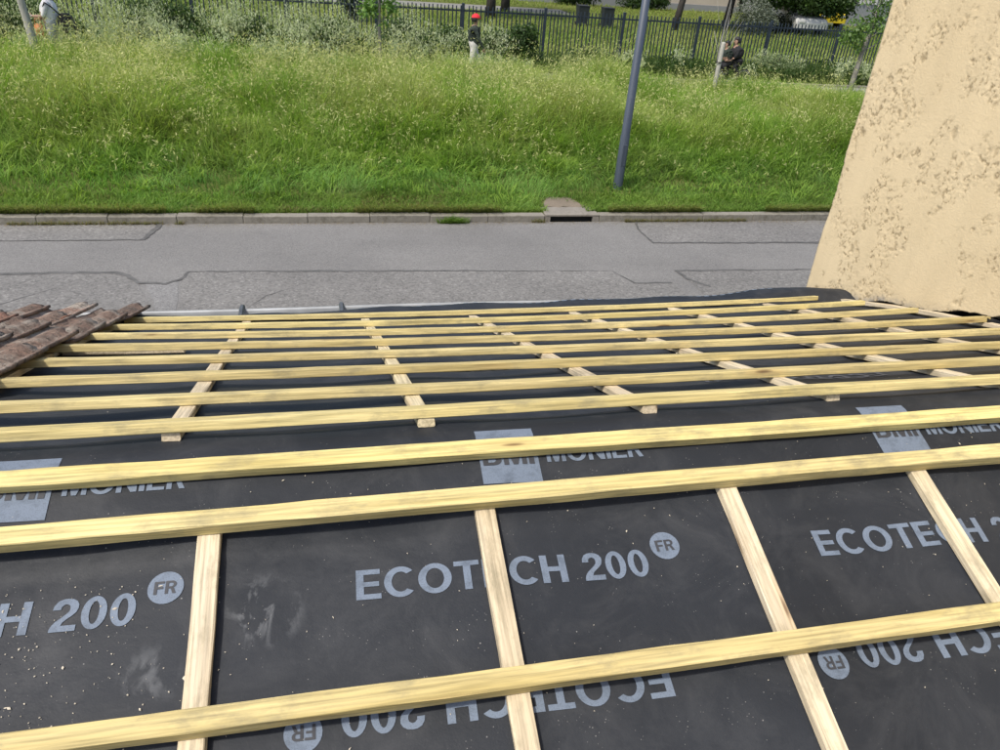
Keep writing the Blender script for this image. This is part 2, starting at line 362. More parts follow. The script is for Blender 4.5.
def patch(name, poly, z, mat, seed):
    bm = bmesh.new(); p = ragged(poly, 0.012, 0.25, seed); vv = [bm.verts.new((x, y, z)) for x, y in p]
    for t in tessellate_polygon([[Vector((x, y, 0)) for x, y in p]]): bm.faces.new([vv[k] for k in t])
    bm.normal_update()
    bmesh.ops.reverse_faces(bm, faces=[f for f in bm.faces if f.normal.z < 0])
    return tag(link(name, bm_mesh(bm), mat), kind='structure')
patch('asphalt_patch', [(-14, 11.43), (-2.75, 11.41), (-2.62, 12.09), (-14, 12.09)], 0.005, M['asphalt_coarse'], 1)
patch('asphalt_patch', [(-14, 5.7), (-2.2, 5.7), (-2.2, 9.0), (-2.55, 9.85), (-2.9, 10.22), (-14, 10.26)], 0.005, M['asphalt_coarse'], 2)
patch('asphalt_patch', [(-1.55, 5.7), (5.1, 5.7), (4.9, 9.46), (4.3, 9.48), (4.12, 9.94), (-1.95, 10.2), (-2.0, 9.9)], 0.005, M['asphalt_coarse'], 3)
patch('asphalt_patch', [(5.45, 5.7), (24, 5.7), (24, 9.75), (5.15, 9.9), (5.2, 9.6)], 0.005, M['asphalt_coarse'], 4)
patch('asphalt_patch', [(5.24, 11.06), (24, 10.9), (24, 12.09), (5.35, 12.09), (5.2, 11.7)], 0.005, M['asphalt_coarse'], 5)
patch('asphalt_patch', [(-2.16, 5.7), (-1.6, 5.7), (-2.04, 9.86), (-2.46, 9.82), (-2.17, 9.0)], 0.004, M['asphalt_patch'], 6)
def seam(pts, w, seed):
    r = random.Random(seed); L = []; 
    dense = []
    for a, b in zip(pts, pts[1:]):
        n = max(2, int(math.dist(a, b) / 0.09))
        dense += [(a[0] + (b[0] - a[0]) * k / n, a[1] + (b[1] - a[1]) * k / n) for k in range(n)]
    dense.append(pts[-1]); ww = w
    bm = bmesh.new(); prev = None
    for i, p in enumerate(dense):
        q = dense[min(i + 1, len(dense) - 1)]; o = dense[max(i - 1, 0)]; d = Vector((q[0] - o[0], q[1] - o[1])).normalized(); n = Vector((-d.y, d.x))
        ww = min(max(ww + r.uniform(-0.3, 0.3) * w, 0.25 * w), 1.5 * w); j = r.uniform(-0.35, 0.35) * w
        c = Vector(p) + n * j; a, b = c + n * ww / 2, c - n * ww / 2
        cur = (bm.verts.new((a.x, a.y, 0.009)), bm.verts.new((b.x, b.y, 0.009)))
        if prev: bm.faces.new((prev[0], prev[1], cur[1], cur[0]))
        prev = cur
    bmesh.ops.recalc_face_normals(bm, faces=bm.faces)
    return tag(link('tar_seam', bm_mesh(bm), M['tar']), kind='structure')
seam([(-12, 11.43), (-2.76, 11.41)], 0.030, 1); seam([(-2.76, 11.41), (-2.62, 12.08)], 0.06, 2)
seam([(-12, 10.25), (-2.9, 10.22), (-2.72, 10.08), (-2.55, 9.86), (-2.2, 9.80), (-2.02, 9.93), (-1.95, 10.2)], 0.05, 3)
seam([(-1.95, 10.2), (1.1, 10.08), (4.12, 9.94), (4.22, 9.7), (4.32, 9.48), (4.9, 9.46)], 0.036, 4)
seam([(5.45, 9.3), (5.2, 9.6), (5.15, 9.9), (7.4, 9.84), (18, 9.76)], 0.04, 5); seam([(5.3, 12.05), (5.2, 11.7), (5.24, 11.06), (8.4, 10.98), (18, 10.9)], 0.04, 6)
seam([(-1.45, 8.4), (-1.1, 9.0), (-0.9, 9.35), (-0.55, 9.6)], 0.014, 7); seam([(0.4, 8.5), (1.0, 9.3), (0.9, 9.8)], 0.012, 8); seam([(-4.6, 9.6), (-4.0, 9.3), (-3.5, 9.75), (-3.1, 9.5)], 0.015, 9)
# kerb: one stone after the other
kerb = tag(empty('kerb', (0, 12.18, 0)), kind='structure')
kme = box_mesh(0.0025, 0.9975, KY0 - 12.18, KY1 - 12.18, -0.1, KTOP, bev=0.011)
kme.materials.append(M['kerb'])
DX0, DX1 = 3.62, 4.62
k = 0; r_ = random.Random(4); xk = DX0
spots = [DX0 - 1 - i for i in range(17)] + [DX1 + i for i in range(20)]
for x in spots:
    o = bpy.data.objects.new('kerb_stone', kme); COL.objects.link(o); o.parent = kerb
    o.location = (x, r_.uniform(-.006, .006), r_.uniform(-.008, .004)); o.rotation_euler = (0, 0, r_.uniform(-.004, .004))
# street drain let into the kerb
dr = tag(empty('street_drain', (DX0, KY0, 0)), 'concrete drain inlet with slot filled black for shade in the kerb', 'drain')
def at_parent(o, p): o.parent = p; o.matrix_parent_inverse = p.matrix_world.inverted(); return o
bpy.context.view_layer.update()
bm = bmesh.new(); box(bm, DX0 + .01, DX1 - .01, KY0 - .004, 12.50, 0.092, 0.135); bmesh.ops.bevel(bm, geom=bm.edges[:], offset=.01, segments=1, affect='EDGES')
at_parent(link('lintel', bm_mesh(bm), M['concrete']), dr)
for a, b in ((DX0 + .01, DX0 + .10), (DX1 - .12, DX1 - .01)): at_parent(link('side_block', box_mesh(a, b, KY0 - .002, 12.49, -.1, 0.091), M['concrete']), dr)
at_parent(link('opening_shade', box_mesh(DX0 + .101, DX1 - .121, KY0 + .06, 12.48, -.02, 0.0905), M['dark']), dr)  # solid near-black block stands in for the shade inside the slot
bm = bmesh.new(); p = ragged([(DX0 + .10, 12.505), (DX1 - .12, 12.505), (DX1 - .22, 12.72), (DX1 - .36, 13.02), (DX0 + .26, 13.05), (DX0 + .12, 12.72)], .05, .12, 3)
top = [bm.verts.new((x, y, .136 + .03 * (y - 12.5))) for x, y in p]; bot = [bm.verts.new((x, y, .0)) for x, y in p]
bm.faces.new(top); [bm.faces.new((top[i], bot[i], bot[(i + 1) % len(p)], top[(i + 1) % len(p)])) for i in range(len(p))]
bmesh.ops.recalc_face_normals(bm, faces=bm.faces); at_parent(link('rear_slab', bm_mesh(bm), M['grit']), dr)
# foot path on top of the bank
sheet('footpath', -60, 60, 21.0, 22.45, 0.657, M['path'], 60, 4)
tag(link('path_edging', box_mesh(-60, 60, 22.45, 22.55, 0.4, 0.73, bev=.01), M['kerb']), kind='structure')
sheet('far_path', -40, 12.5, 40.5, 43.0, 0.656, M['path_far'], 30, 2)

# ------------------------------------------------------------------ roof of the low house
RY, RZ = 1.4544, 3.3394; TN, TF = R(18.0), R(-20.5)
_s = np.linspace(-3.2, 3.2, 6401); _th = TN + (TF - TN) * sstep(-0.05, 0.07, _s)
_ds = _s[1] - _s[0]
_y = np.concatenate([[0], np.cumsum(np.cos(_th[:-1]) * _ds)]); _z = np.concatenate([[0], np.cumsum(np.sin(_th[:-1]) * _ds)])
i0 = np.searchsorted(_s, 0.5); _y += RY + 0.5 * math.cos(TF) - _y[i0]; _z += RZ + 0.5 * math.sin(TF) - _z[i0]
NEAR_CB = [-0.888, -0.288, 0.300, 0.882, 1.42, 2.00, 2.58]
FAR_CB = [(-0.385, -0.055), (0.205, -0.055), (0.790, -0.065), (1.345, -0.06), (1.93, -0.05), (2.52, -0.05), (-1.0, -0.05), (-1.60, -0.05), (3.02, -0.02)]
def sag(X, s):
    xs_ = np.array(sorted(NEAR_CB)) if True else None
    d = np.min(np.abs(X[..., None] - (xs_ + np.where(s[..., None] > 0, -0.09, 0))), -1)
    return -0.010 * sstep(0.0, 0.26, d)
_TS = [0.0, .07, .34, .65, .95, 1.24, 1.55, 1.9, 2.27]
_TL = [0, .003, .009, .012, .017, .0185, .019, .014, .008]; _TR = [0, -.004, -.005, -.009, -.006, .0, .008, .014, .013]
def sagz(X, s):
    """old roof: the street slope has settled by a centimetre or two between its ends"""
    s = np.clip(np.asarray(s, float), 0, 2.27); X = np.clip(np.asarray(X, float), -1.0, 3.0); a, b, c = -.55, .75, 2.3
    l = np.interp(s, _TS, _TL); r = np.interp(s, _TS, _TR)
    return l * (X - b) * (X - c) / ((a - b) * (a - c)) + r * (X - a) * (X - b) / ((c - a) * (c - b))
def memb(X, s):
    X = np.asarray(X, float); s = np.asarray(s, float)
    h = sag(X, s) * (1 - np.exp(-(s / 0.10) ** 2) * 0.8)
    h = h + (fbm(X * 1.6 + 3, s * 7.5, 5) - 0.5) * 0.016 * (0.5 + 0.5 * sstep(-0.1, 0.2, s))
    far = sstep(0.02, 0.2, s)
    h = h + far * (fbm(X * 0.9, s * 15.0, 9) - 0.5) * 0.022
    # loose ripples just behind the ridge and a fold line
    h = h + 0.010 * np.exp(-((s - 0.085 - 0.02 * (fbm(X * 1.2, X * 0, 4) - .5)) / 0.03) ** 2) * (0.3 + fbm(X * 2.0, X * 0 + 5, 8))
    # overlap of two sheets
    for s0 in (-0.235 - 0.03, 1.03):
        h = h + 0.003 * sstep(s0, s0 + 0.004, s)
    # lifted strip along the eaves, swelling towards the tall wall
    lip = sstep(2.18, 2.36, s); h = h + lip * (0.045 + 0.025 * sstep(-.55, .35, X) + 0.012 * (fbm(X * 2.5, X * 0, 12) - .5) + 0.030 * np.exp(-((X - 2.75) / 0.36) ** 2))
    return h
def surf(X, s, off=0.0, bare=False):
    X = np.asarray(X, float); s = np.asarray(s, float)
    y = np.interp(s, _s, _y); z = np.interp(s, _s, _z); th = np.interp(s, _s, _th)
    h = (0 if bare else memb(X, s) + sagz(X, s)) + off
    return np.stack([X, y - np.sin(th) * h, z + np.cos(th) * h], -1)
house = tag(empty('low_house', (0.6, 1.45, 0)), 'low house with stripped roof showing black underlay and yellow timber battens', 'house')
bpy.context.view_layer.update()
def hp(name, me, mat=None, smooth=False, parent=house):
    o = link(name, me, mat, None, smooth); return at_parent(o, parent)
# walls below
EY = float(np.interp(2.4, _s, _y)); NY = float(np.interp(-3.0, _s, _y))
bm = bmesh.new(); prof = [(NY + .3, 0), (EY - .35, 0), (EY - .35, float(np.interp(2.1, _s, _z)) - .10), (RY, RZ - .12), (NY + .3, float(np.interp(-2.7, _s, _z)) - .12)]
for xx in (-4.0, 3.15): pass
A = [bm.verts.new((-4.0, y, z)) for y, z in prof]; B = [bm.verts.new((3.15, y, z)) for y, z in prof]
bm.faces.new(A); bm.faces.new(B[::-1])
for i in range(5): bm.faces.new((A[i], B[i], B[(i + 1) % 5], A[(i + 1) % 5]))
bmesh.ops.recalc_face_normals(bm, faces=bm.faces); hp('wall', bm_mesh(bm), M['plaster'])
# underlay sheet, one skin over the ridge
sv = np.concatenate([np.arange(-3.0, -1.0, 0.05), np.arange(-1.0, -0.1, 0.0125), np.arange(-0.1, 0.2, 0.006), np.arange(0.2, 2.2, 0.0125), np.arange(2.2, 2.405, 0.01)])
xv = np.concatenate([np.arange(-4.1, -2.0, 0.08), np.arange(-2.0, 3.19, 0.02), [3.2]])
XX, SS = np.meshgrid(xv, sv, indexing='ij'); PP = surf(XX, SS)
# hanging drip edge past the lip, into the gutter
e = PP[:, -1:, :].copy(); e1 = e + np.array([0, .012, -.012]); e2 = e + np.array([0, .018, -.075])
und = hp('underlay', grid_mesh('underlay', np.concatenate([PP, e1, e2], 1)), M['underlay'], True)
# upstand against the tall wall
sU = np.arange(-2.5, 2.39, 0.03); P0 = surf(np.full_like(sU, 3.165), sU, 0.004); up = np.stack([P0, P0 + np.array([.030, 0, .004]), P0 + np.array([.050, 0, .035])], 1)
up[:, 1:, 0] += (vn(sU * 9, sU * 0, 3)[:, None] - .5) * .012
hp('upstand', grid_mesh('upstand', up), M['underlay'], True, und)
for s0, rr in ((1.255, .045), (1.06, .035), (0.72, .04), (1.72, .028)):      # rolled flaps of underlay pushed against the wall
    p = surf(np.array(3.06), np.array(s0), .005); bm = bmesh.new()
    n = 14; prev = None
    for iy in range(5):
        ring = []
        for k in range(n):
            a = math.pi * k / (n - 1); rad = rr * (1 - .12 * iy) * (1 + .15 * math.sin(3 * a + s0))
            ring.append(bm.verts.new((p[0] - .06 + .024 * iy, p[1] + rad * .8 * math.cos(a), p[2] + rad * 1.25 * math.sin(a))))
        if prev: [bm.faces.new((prev[j], prev[j + 1], ring[j + 1], ring[j])) for j in range(n - 1)]
        else: bm.faces.new(ring)
        prev = ring
    hp('rolled_flap', bm_mesh(bm), M['underlay'], True, und)

# ---- printing on the underlay
def _ell(cx, cy, rx, ry, a0=0, a1=360, n=28):
    return [(cx + rx * math.cos(R(a0 + (a1 - a0) * k / n)), cy + ry * math.sin(R(a0 + (a1 - a0) * k / n))) for k in range(n + (0 if abs(a1 - a0) == 360 else 1))]
_bowl = lambda x, y0, y1, rx: _ell(x, (y0 + y1) / 2, rx, (y1 - y0) / 2, -90, 90, 10)
GLYPH = {   # bold grotesque capitals, cap height 1: (width, outlines)
    'E': (.68, [[(0, 0), (.68, 0), (.68, .17), (.21, .17), (.21, .42), (.63, .42), (.63, .58), (.21, .58), (.21, .83), (.66, .83), (.66, 1), (0, 1)]]),
    'F': (.64, [[(0, 0), (.21, 0), (.21, .41), (.58, .41), (.58, .57), (.21, .57), (.21, .83), (.64, .83), (.64, 1), (0, 1)]]),
    'C': (.86, [_ell(.46, .5, .46, .52, 42, 318) + _ell(.46, .5, .25, .34, 312, 48)]),
    'O': (.94, [_ell(.47, .5, .47, .52), _ell(.47, .5, .255, .345)]),
    'T': (.72, [[(.255, 0), (.465, 0), (.465, .83), (.72, .83), (.72, 1), (0, 1), (0, .83), (.255, .83)]]),
    'H': (.76, [[(0, 0), (.21, 0), (.21, .41), (.55, .41), (.55, 0), (.76, 0), (.76, 1), (.55, 1), (.55, .58), (.21, .58), (.21, 1), (0, 1)]]),
    '0': (.64, [_ell(.32, .5, .32, .51), _ell(.32, .5, .125, .35)]),
    '2': (.64, [[(0, .66), (.02, .80), (.10, .93), (.22, .99), (.33, 1.0), (.46, .98), (.57, .91), (.63, .80), (.63, .68), (.59, .56), (.50, .46), (.38, .36), (.30, .28), (.26, .18), (.64, .18), (.64, 0), (0, 0), (.0, .08), (.04, .20), (.12, .31), (.24, .42), (.36, .53), (.42, .61), (.43, .70), (.41, .78), (.33, .83), (.26, .81), (.21, .75), (.20, .66)]]),
    'R': (.72, [[(0, 0), (.20, 0), (.20, .39), (.36, .39), (.50, 0), (.72, 0), (.55, .43)] + _bowl(.42, .44, 1.0, .28) + [(0, 1)], [(.20, .56)] + _bowl(.40, .56, .84, .11) + [(.20, .84)]]),
    'B': (.72, [[(0, 0)] + _bowl(.42, 0, .53, .30) + _bowl(.40, .535, 1.0, .27) + [(0, 1)], [(.20, .16)] + _bowl(.38, .16, .44, .12) + [(.20, .44)], [(.20, .60)] + _bowl(.37, .60, .85, .10) + [(.20, .85)]]),
    'M': (.90, [[(0, 0), (.19, 0), (.19, .70), (.36, 0), (.54, 0), (.71, .70), (.71, 0), (.90, 0), (.90, 1), (.62, 1), (.45, .33), (.28, 1), (0, 1)]]),
    'N': (.78, [[(0, 0), (.20, 0), (.20, .66), (.56, 0), (.78, 0), (.78, 1), (.58, 1), (.58, .35), (.22, 1), (0, 1)]]),
    'I': (.21, [[(0, 0), (.21, 0), (.21, 1), (0, 1)]]),
}
def glyph_bm(ch, sx, sy):
    outl = [[Vector((x * sx, y * sy, 0)) for x, y in o] for o in GLYPH[ch][1]]
    bm = bmesh.new(); vv = [bm.verts.new(p) for o in outl for p in o]
    for t in tessellate_polygon(outl):
        try: bm.faces.new([vv[k] for k in t])
        except ValueError: pass
    return bm
def drape(bm, X0, s0, rot, off, step=0.03):
    for ax in (0, 1):
        vals = [v.co[ax] for v in bm.verts]; a = min(vals); b = max(vals); k = a + step
        while k < b:
            co = [0, 0, 0]; co[ax] = k; no = [0, 0, 0]; no[ax] = 1
            bmesh.ops.bisect_plane(bm, geom=bm.verts[:] + bm.edges[:] + bm.faces[:], plane_co=co, plane_no=no); k += step
    c, s = math.cos(rot), math.sin(rot); U = np.array([v.co for v in bm.verts])
    X = X0 + U[:, 0] * c - U[:, 1] * s; sv_ = s0 + U[:, 0] * s + U[:, 1] * c
    P = surf(X, sv_, off)
    for v, p in zip(bm.verts, P): v.co = p
    bmesh.ops.recalc_face_normals(bm, faces=bm.faces)
    return bm_mesh(bm)
def put_text(txt, X0, s0, width, cap, rot, mat='print', off=.0018, bold=0):
    adv = []; x = 0
    for ch in txt:
        if ch == ' ': x += .36; continue
        adv.append((ch, x)); x += GLYPH[ch][0] + .085
    k = width / (x - .085); c, s = math.cos(rot), math.sin(rot)
    for ch, ax in adv:
        if not -1.3 < X0 + ax * k * c < 3.05: continue
        hp('printed_letter', drape(glyph_bm(ch, k, cap), X0 + ax * k * c, s0 + ax * k * s, rot, off), M[mat], False, und)
def disc(X0, s0, rad, mat='print', off=.0018):
    bm = bmesh.new(); bmesh.ops.create_circle(bm, cap_ends=True, radius=rad, segments=28); bmesh.ops.triangulate(bm, faces=bm.faces)
    return hp('printed_disc', drape(bm, X0, s0, 0, off), M[mat], False, und)
T1 = R(-1.6)
for kx in (-1, 0, 1, 2):
    x = 0.012 + 1.055 * kx; s = -0.384 - 0.016 * kx
    put_text('ECOTECH', x, s, 0.448, 0.065, T1); put_text('200', x + .486, s - .0136, 0.150, 0.065, T1)
    disc(x + .688, s + .050, .034); put_text('FR', x + .666, s + .037, .042, .027, T1, 'print_dark', .0030, .01)
for kx in (-1, 0, 1, 2):       # the opposite-facing row
    x = 0.618 + 1.068 * kx; s = -0.590 - 0.012 * kx; T2 = math.pi + R(-1.0)
    put_text('ECOTECH', x, s, 0.452, 0.065, T2); put_text('200', x - .492, s + .0086, 0.152, 0.065, T2)
    disc(x - .712, s - .035, .034); put_text('FR', x - .690, s - .022, .042, .027, T2, 'print_dark', .0030, .01)
for kx in (-1, 0, 1, 2):
    x = 0.313 + 1.062 * kx; s = -0.142 - .004 * kx
    bm = bmesh.new(); bmesh.ops.create_grid(bm, x_segments=1, y_segments=1, size=.5)
    for v in bm.verts: v.co = Vector(((v.co.x + .5) * .143, (v.co.y + .5) * .160, 0))
    hp('printed_logo_square', drape(bm, x, s, R(-1), .0018, .02), M['print'], False, und)
    put_text('BMI', x + .008, s + .050, .125, .050, R(-1), 'print_dark', .0030, .03)
    put_text('MONIER', x + .165, s + .051, .245, .046, R(-1), 'print', .0020, .006)
put_text('ECOTECH 200', 0.72, 0.86, .65, .060, math.pi, 'print_faint', .0022)
put_text('ECOTECH 200', 1.80, 0.46, .65, .060, math.pi, 'print_faint', .0022)
bm = bmesh.new()       # broken white line printed along the eaves edge
for q in np.arange(-0.35, 2.6, 0.052):
    P = surf(np.array([q, q + .030, q + .030, q]), np.array([2.372, 2.372, 2.384, 2.384]), .002); bm.faces.new([bm.verts.new(p) for p in P])
hp('printed_edge_line', bm_mesh(bm), M['print'], False, und)['kind'] = 'stuff'

# ---- timber
def bar(L, w, h, axis, seed, bow=0.003):
    """chamfered, slightly bowed bar along local axis, base at z=0, from 0 to L"""
    r = random.Random(seed); bm = bmesh.new(); n = max(2, int(L / .11)); c = .0022
    sec = [(-w / 2 + c, 0), (w / 2 - c, 0), (w / 2, c), (w / 2, h - c), (w / 2 - c, h), (-w / 2 + c, h), (-w / 2, h - c), (-w / 2, c)]
    ph = r.uniform(0, 6); rings = []
    for i in range(n + 1):
        f = i / n; b = math.sin(f * math.pi * 1.3 + ph) * bow; bz = math.sin(f * math.pi * 2.1 + ph * 2) * bow * .4 * 0
        ring = []
        for u, v in sec:
            uu = u + b + r.uniform(-.0012, .0012); vv = v + bz + r.uniform(-.0009, .0009) + .0004
            ring.append(bm.verts.new((f * L, uu, vv) if axis == 0 else (-uu, f * L, vv)))
        rings.append(ring)
    for a, b in zip(rings, rings[1:]):
        for k in range(8): bm.faces.new((a[k], a[(k + 1) % 8], b[(k + 1) % 8], b[k]))
    for ring, rev in ((rings[0], 1), (rings[-1], 0)):
        f = bm.faces.new(ring[::-1] if rev else ring); f.material_index = 1
    bmesh.ops.recalc_face_normals(bm, faces=bm.faces); me = bm_mesh(bm)
    return me
def lay(me, mat, name, X, s, hgt, skew=0.0):
    p = surf(np.array(X), np.array(s), hgt, True); th = TN if s < 0 else TF
    for v in me.vertices: v.co.z += float(sagz(X + v.co.x, s + v.co.y))
    o = link(name, me, [mat, M['endgrain']]); o.matrix_world = Matrix.Translation(p) @ Matrix.Rotation(th, 4, 'X') @ Matrix.Rotation(skew, 4, 'Z')
    bpy.context.view_layer.update(); return at_parent(o, house)
CBH, BH, BW = 0.021, 0.034, 0.041
for i, x in enumerate(NEAR_CB):
    lay(bar(1.55, .045, CBH, 1, 20 + i, .002), M['cbatten'], 'counter_batten', x + .004, -1.745, .002, R(random.uniform(-.3, .3)))
for i, (x, dx) in enumerate(FAR_CB):
    st = 0.052 + (0.012 if i == 3 else 0) + (.008 if i == 0 else 0)
    lay(bar(2.28, .041, CBH, 1, 40 + i, .002), M['cbatten'], 'counter_batten', x, st, .006, math.atan2(-dx, 2.0))
#      s centre, left X, right X, skew deg
BATT = [(-1.03, -2.6, 3.03, 0.0), (-0.594, -2.6, 3.03, -0.1), (-0.204, -2.6, 3.03, 0.2),
        (0.074, -2.6, 3.03, 0.0), (0.337, -2.6, 3.03, 0.05), (0.652, -2.6, 3.03, 0.0), (0.946, -1.03, 3.03, 0.0), (1.243, -1.09, 3.02, 0.0), (1.554, -1.04, 2.90, 0.0), (1.902, -1.11, 2.86, 0.0), (2.267, -1.02, 2.82, 0.0)]
for i, (s, x0, x1, sk) in enumerate(BATT):
    o = lay(bar(x1 - x0, BW, BH if s < 0 else .025, 0, 60 + i, .004), M['batten'], 'roof_batten', x0, s - math.tan(R(sk)) * (x1 - x0) * .5, CBH + (.003 if s < 0 else .007), R(sk))
lay(bar(5.63, BW, .028, 0, 90, .004), M['batten'], 'roof_batten', -2.6, -0.056 - math.tan(R(.05)) * 2.85, .006, R(.05))   # batten lying next to the ridge
# ---- old clay tiles still lying on the left
def tile_mesh(seed):
    r = random.Random(seed); Wt, Lt, th = 0.262, 0.43, .013
    nu, nv = 22, 8; top = []; bot = []
    bm = bmesh.new(); chips = [r.uniform(-.018, .018) for _ in range(nu + 1)]
    for j in range(nv + 1):
        a = []; b = []
        for i in range(nu + 1):
            u = i / nu; x = u * Wt
            # channel, then a round roll on the right-hand side, small rib on the left
            z = 0.0
            if u > .50: z = .033 * math.sin(math.pi * min(1, (u - .50) / .44)) ** .8 if u < .94 else .006
            if u > .93: z = .020
            if .06 < u < .16: z = .016 * math.sin(math.pi * (u - .06) / .10)
            f = j / nv; y = f * Lt + (chips[i] if j in (0, nv) else 0)
            z += (mnoise.noise(Vector((x * 14, y * 14, seed * 3.1))) * .005 + mnoise.noise(Vector((x * 50, y * 50, seed * 1.7))) * .002); z -= .004 * math.sin(math.pi * f)
            a.append(bm.verts.new((x, y, z + th))); b.append(bm.verts.new((x, y, z)))
        top.append(a); bot.append(b)
    for j in range(nv):
        for i in range(nu):
            bm.faces.new((top[j][i], top[j][i + 1], top[j + 1][i + 1], top[j + 1][i])); bm.faces.new((bot[j][i], bot[j + 1][i], bot[j + 1][i + 1], bot[j][i + 1]))
    for j in range(nv):
        bm.faces.new((top[j][0], top[j + 1][0], bot[j + 1][0], bot[j][0])); bm.faces.new((top[j][nu], bot[j][nu], bot[j + 1][nu], top[j + 1][nu]))
    for i in range(nu):
        bm.faces.new((top[0][i], bot[0][i], bot[0][i + 1], top[0][i + 1])); bm.faces.new((top[nv][i], top[nv][i + 1], bot[nv][i + 1], bot[nv][i]))
    bmesh.ops.recalc_face_normals(bm, faces=bm.faces); me = bm_mesh(bm); me.materials.append(M['clay']); me.polygons.foreach_set('use_smooth', np.ones(len(me.polygons), bool)); return me
tms = [tile_mesh(i) for i in range(6)]
GAUGE = 0.36
for c in range(5):
    s0 = 0.62 + GAUGE * c
    for q in range(13):
        if (c, q) in ((1, 2), (3, 4)): continue
        x = -1.225 - .232 * q - .012 * (c % 2) + random.uniform(-.006, .006)
        o = bpy.data.objects.new('clay_tile', random.choice(tms)); COL.objects.link(o)
        p = surf(np.array(x), np.array(s0 - .03 + random.uniform(-.006, .006)), CBH + BH + .004 + .004 * (q % 2), True)
        o.matrix_world = Matrix.Translation(p) @ Matrix.Rotation(TF + R(2.6 + random.uniform(-.5, .6)), 4, 'X') @ Matrix.Rotation(R(random.uniform(-3.5, 3.5)), 4, 'Z') @ Matrix.Rotation(R(random.uniform(-4, 4)), 4, 'Y')
        bpy.context.view_layer.update(); at_parent(o, house)
for k in range(7):         # old short batten offcuts poking from under the tiles
    pass
lay(bar(.42, .05, .022, 0, 200, .0), M['cbatten'], 'batten_offcut', -1.0, 1.32, .004, R(2))
# ---- gutter
gy = EY + .085; gz = float(np.interp(2.4, _s, _z)) - .031
bm = bmesh.new(); n = 12; prev = None
inner = [(gy - .075, gz + .02)] + [(gy - .075 * math.cos(math.pi * k / n), gz - .075 * math.sin(math.pi * k / n)) for k in range(n + 1)] + [(gy + .075, gz + .030), (gy + .083, gz + .040), (gy + .094, gz + .036), (gy + .094, gz + .024)]
outer = [(gy + .086, gz + .020), (gy + .080, gz + .022)] + [(gy + .080 * math.cos(math.pi * k / n), gz - .080 * math.sin(math.pi * k / n)) for k in range(n + 1)] + [(gy - .080, gz + .02)]
prof = inner + outer
for xx in np.arange(-4.1, 3.01, .3):
    ring = [bm.verts.new((xx, y, z + .003 * math.sin(xx * 3))) for y, z in prof]
    if prev: [bm.faces.new((prev[j], prev[(j + 1) % len(ring)], ring[(j + 1) % len(ring)], ring[j])) for j in range(len(ring))]
    prev = ring
bmesh.ops.recalc_face_normals(bm, faces=bm.faces)
gut = hp('gutter', bm_mesh(bm), M['zinc'], True)
for xx in (-2.1, -1.5, -1.03, -0.50, .03):
    hp('gutter_bracket', tube_mesh([(xx, gy - .10, gz + .035), (xx, gy + .085, gz + .050), (xx, gy + .108, gz + .044), (xx, gy + .104, gz + .0), (xx, gy + .05, gz - .075)], [.014, .014, .014, .012, .010], 6), M['bracket'], False, gut)
# ---- sawdust, chips and mortar crumbs
n = 620; Xc = rng.uniform(-1.0, 1.9, n); sc_ = np.where(rng.random(n) < .8, rng.uniform(-.72, -.02, n), rng.uniform(.1, 2.0, n))
lft = rng.random(n) < .55; Xc = np.where(lft, rng.normal(-.62, .18, n), Xc); sc_ = np.where(lft, rng.uniform(-.66, -.28, n), sc_)
pc = surf(Xc, sc_, .003); L_ = rng.uniform(.0006, .0022, n) * np.where(rng.random(n) < .06, 2.8, 1); a_ = rng.uniform(0, 6.28, n); w_ = L_ * rng.uniform(.2, .8, n)
dx = np.stack([np.cos(a_), np.sin(a_) * .95, np.sin(a_) * .3], -1); dy = np.stack([-np.sin(a_), np.cos(a_) * .95, np.cos(a_) * .3], -1)
V = np.stack([pc - dx * L_[:, None], pc + dy * w_[:, None] + [0, 0, .0008], pc + dx * L_[:, None], pc - dy * w_[:, None], pc + np.array([0, 0, .0016])], 1).reshape(-1, 3)
b_ = np.arange(n)[:, None] * 5; F = np.concatenate([b_ + np.array([[0, 3, 4]]), b_ + np.array([[3, 2, 4]]), b_ + np.array([[2, 1, 4]]), b_ + np.array([[1, 0, 4]])])
M['crumb'] = plain('pale_crumbs', (0.50, 0.45, 0.36), 0.9, 0.2, 30)
hp('wood_chips', np_mesh('wood_chips', V, F), M['crumb'], False, und)['kind'] = 'stuff'

# ------------------------------------------------------------------ tall rendered house on the right
tall = tag(empty('tall_house', (6, 0, 0)), 'tall ochre house wall with crushed roughcast render beside the stripped roof', 'house'); bpy.context.view_layer.update()
WX, WY = 3.08, 4.085
def tp(name, me, mat, smooth=False): return at_parent(link(name, me, mat, None, smooth), tall)
tp('wall', box_mesh(WX + .13, 9.5, -5.0, WY - .03, 0, 6.6), M['masonry'])
yv = np.concatenate([np.arange(-5, 2.0, .25), np.arange(2.0, WY - .001, .0065), [WY]])
hv = np.concatenate([np.arange(0, 2.35, .0065), np.arange(2.35, 4.2, .12)])
YV, HV = np.meshgrid(yv, hv, indexing='ij')
roofz = np.interp(yv, _y, _z); zb = roofz + .072 + (fbm(yv * 6, yv * 0, 31, 5) - .5) * .07 - .015
zb[-8:] -= np.linspace(0, .02, 8)
top_z = 6.6; ZV = zb[:, None] + HV / hv[-1] * (top_z - zb[:, None])
dg1 = YV * .8 + ZV * .6; dg2 = ZV * .8 - YV * .6
m1 = fbm(dg1 * 9, dg2 * 5.5, 41, 4); m2 = fbm(YV * 2.6, ZV * 2.6, 61, 3)
isl = sstep(.46, .58, m1 * .88 + m2 * .12)                       # islands the float did not flatten
f1 = fbm(dg1 * 30, dg2 * 17, 51, 4); f2 = fbm(dg1 * 120, dg2 * 85, 71, 3); f3 = fbm(YV * 50, ZV * 42, 75, 3)
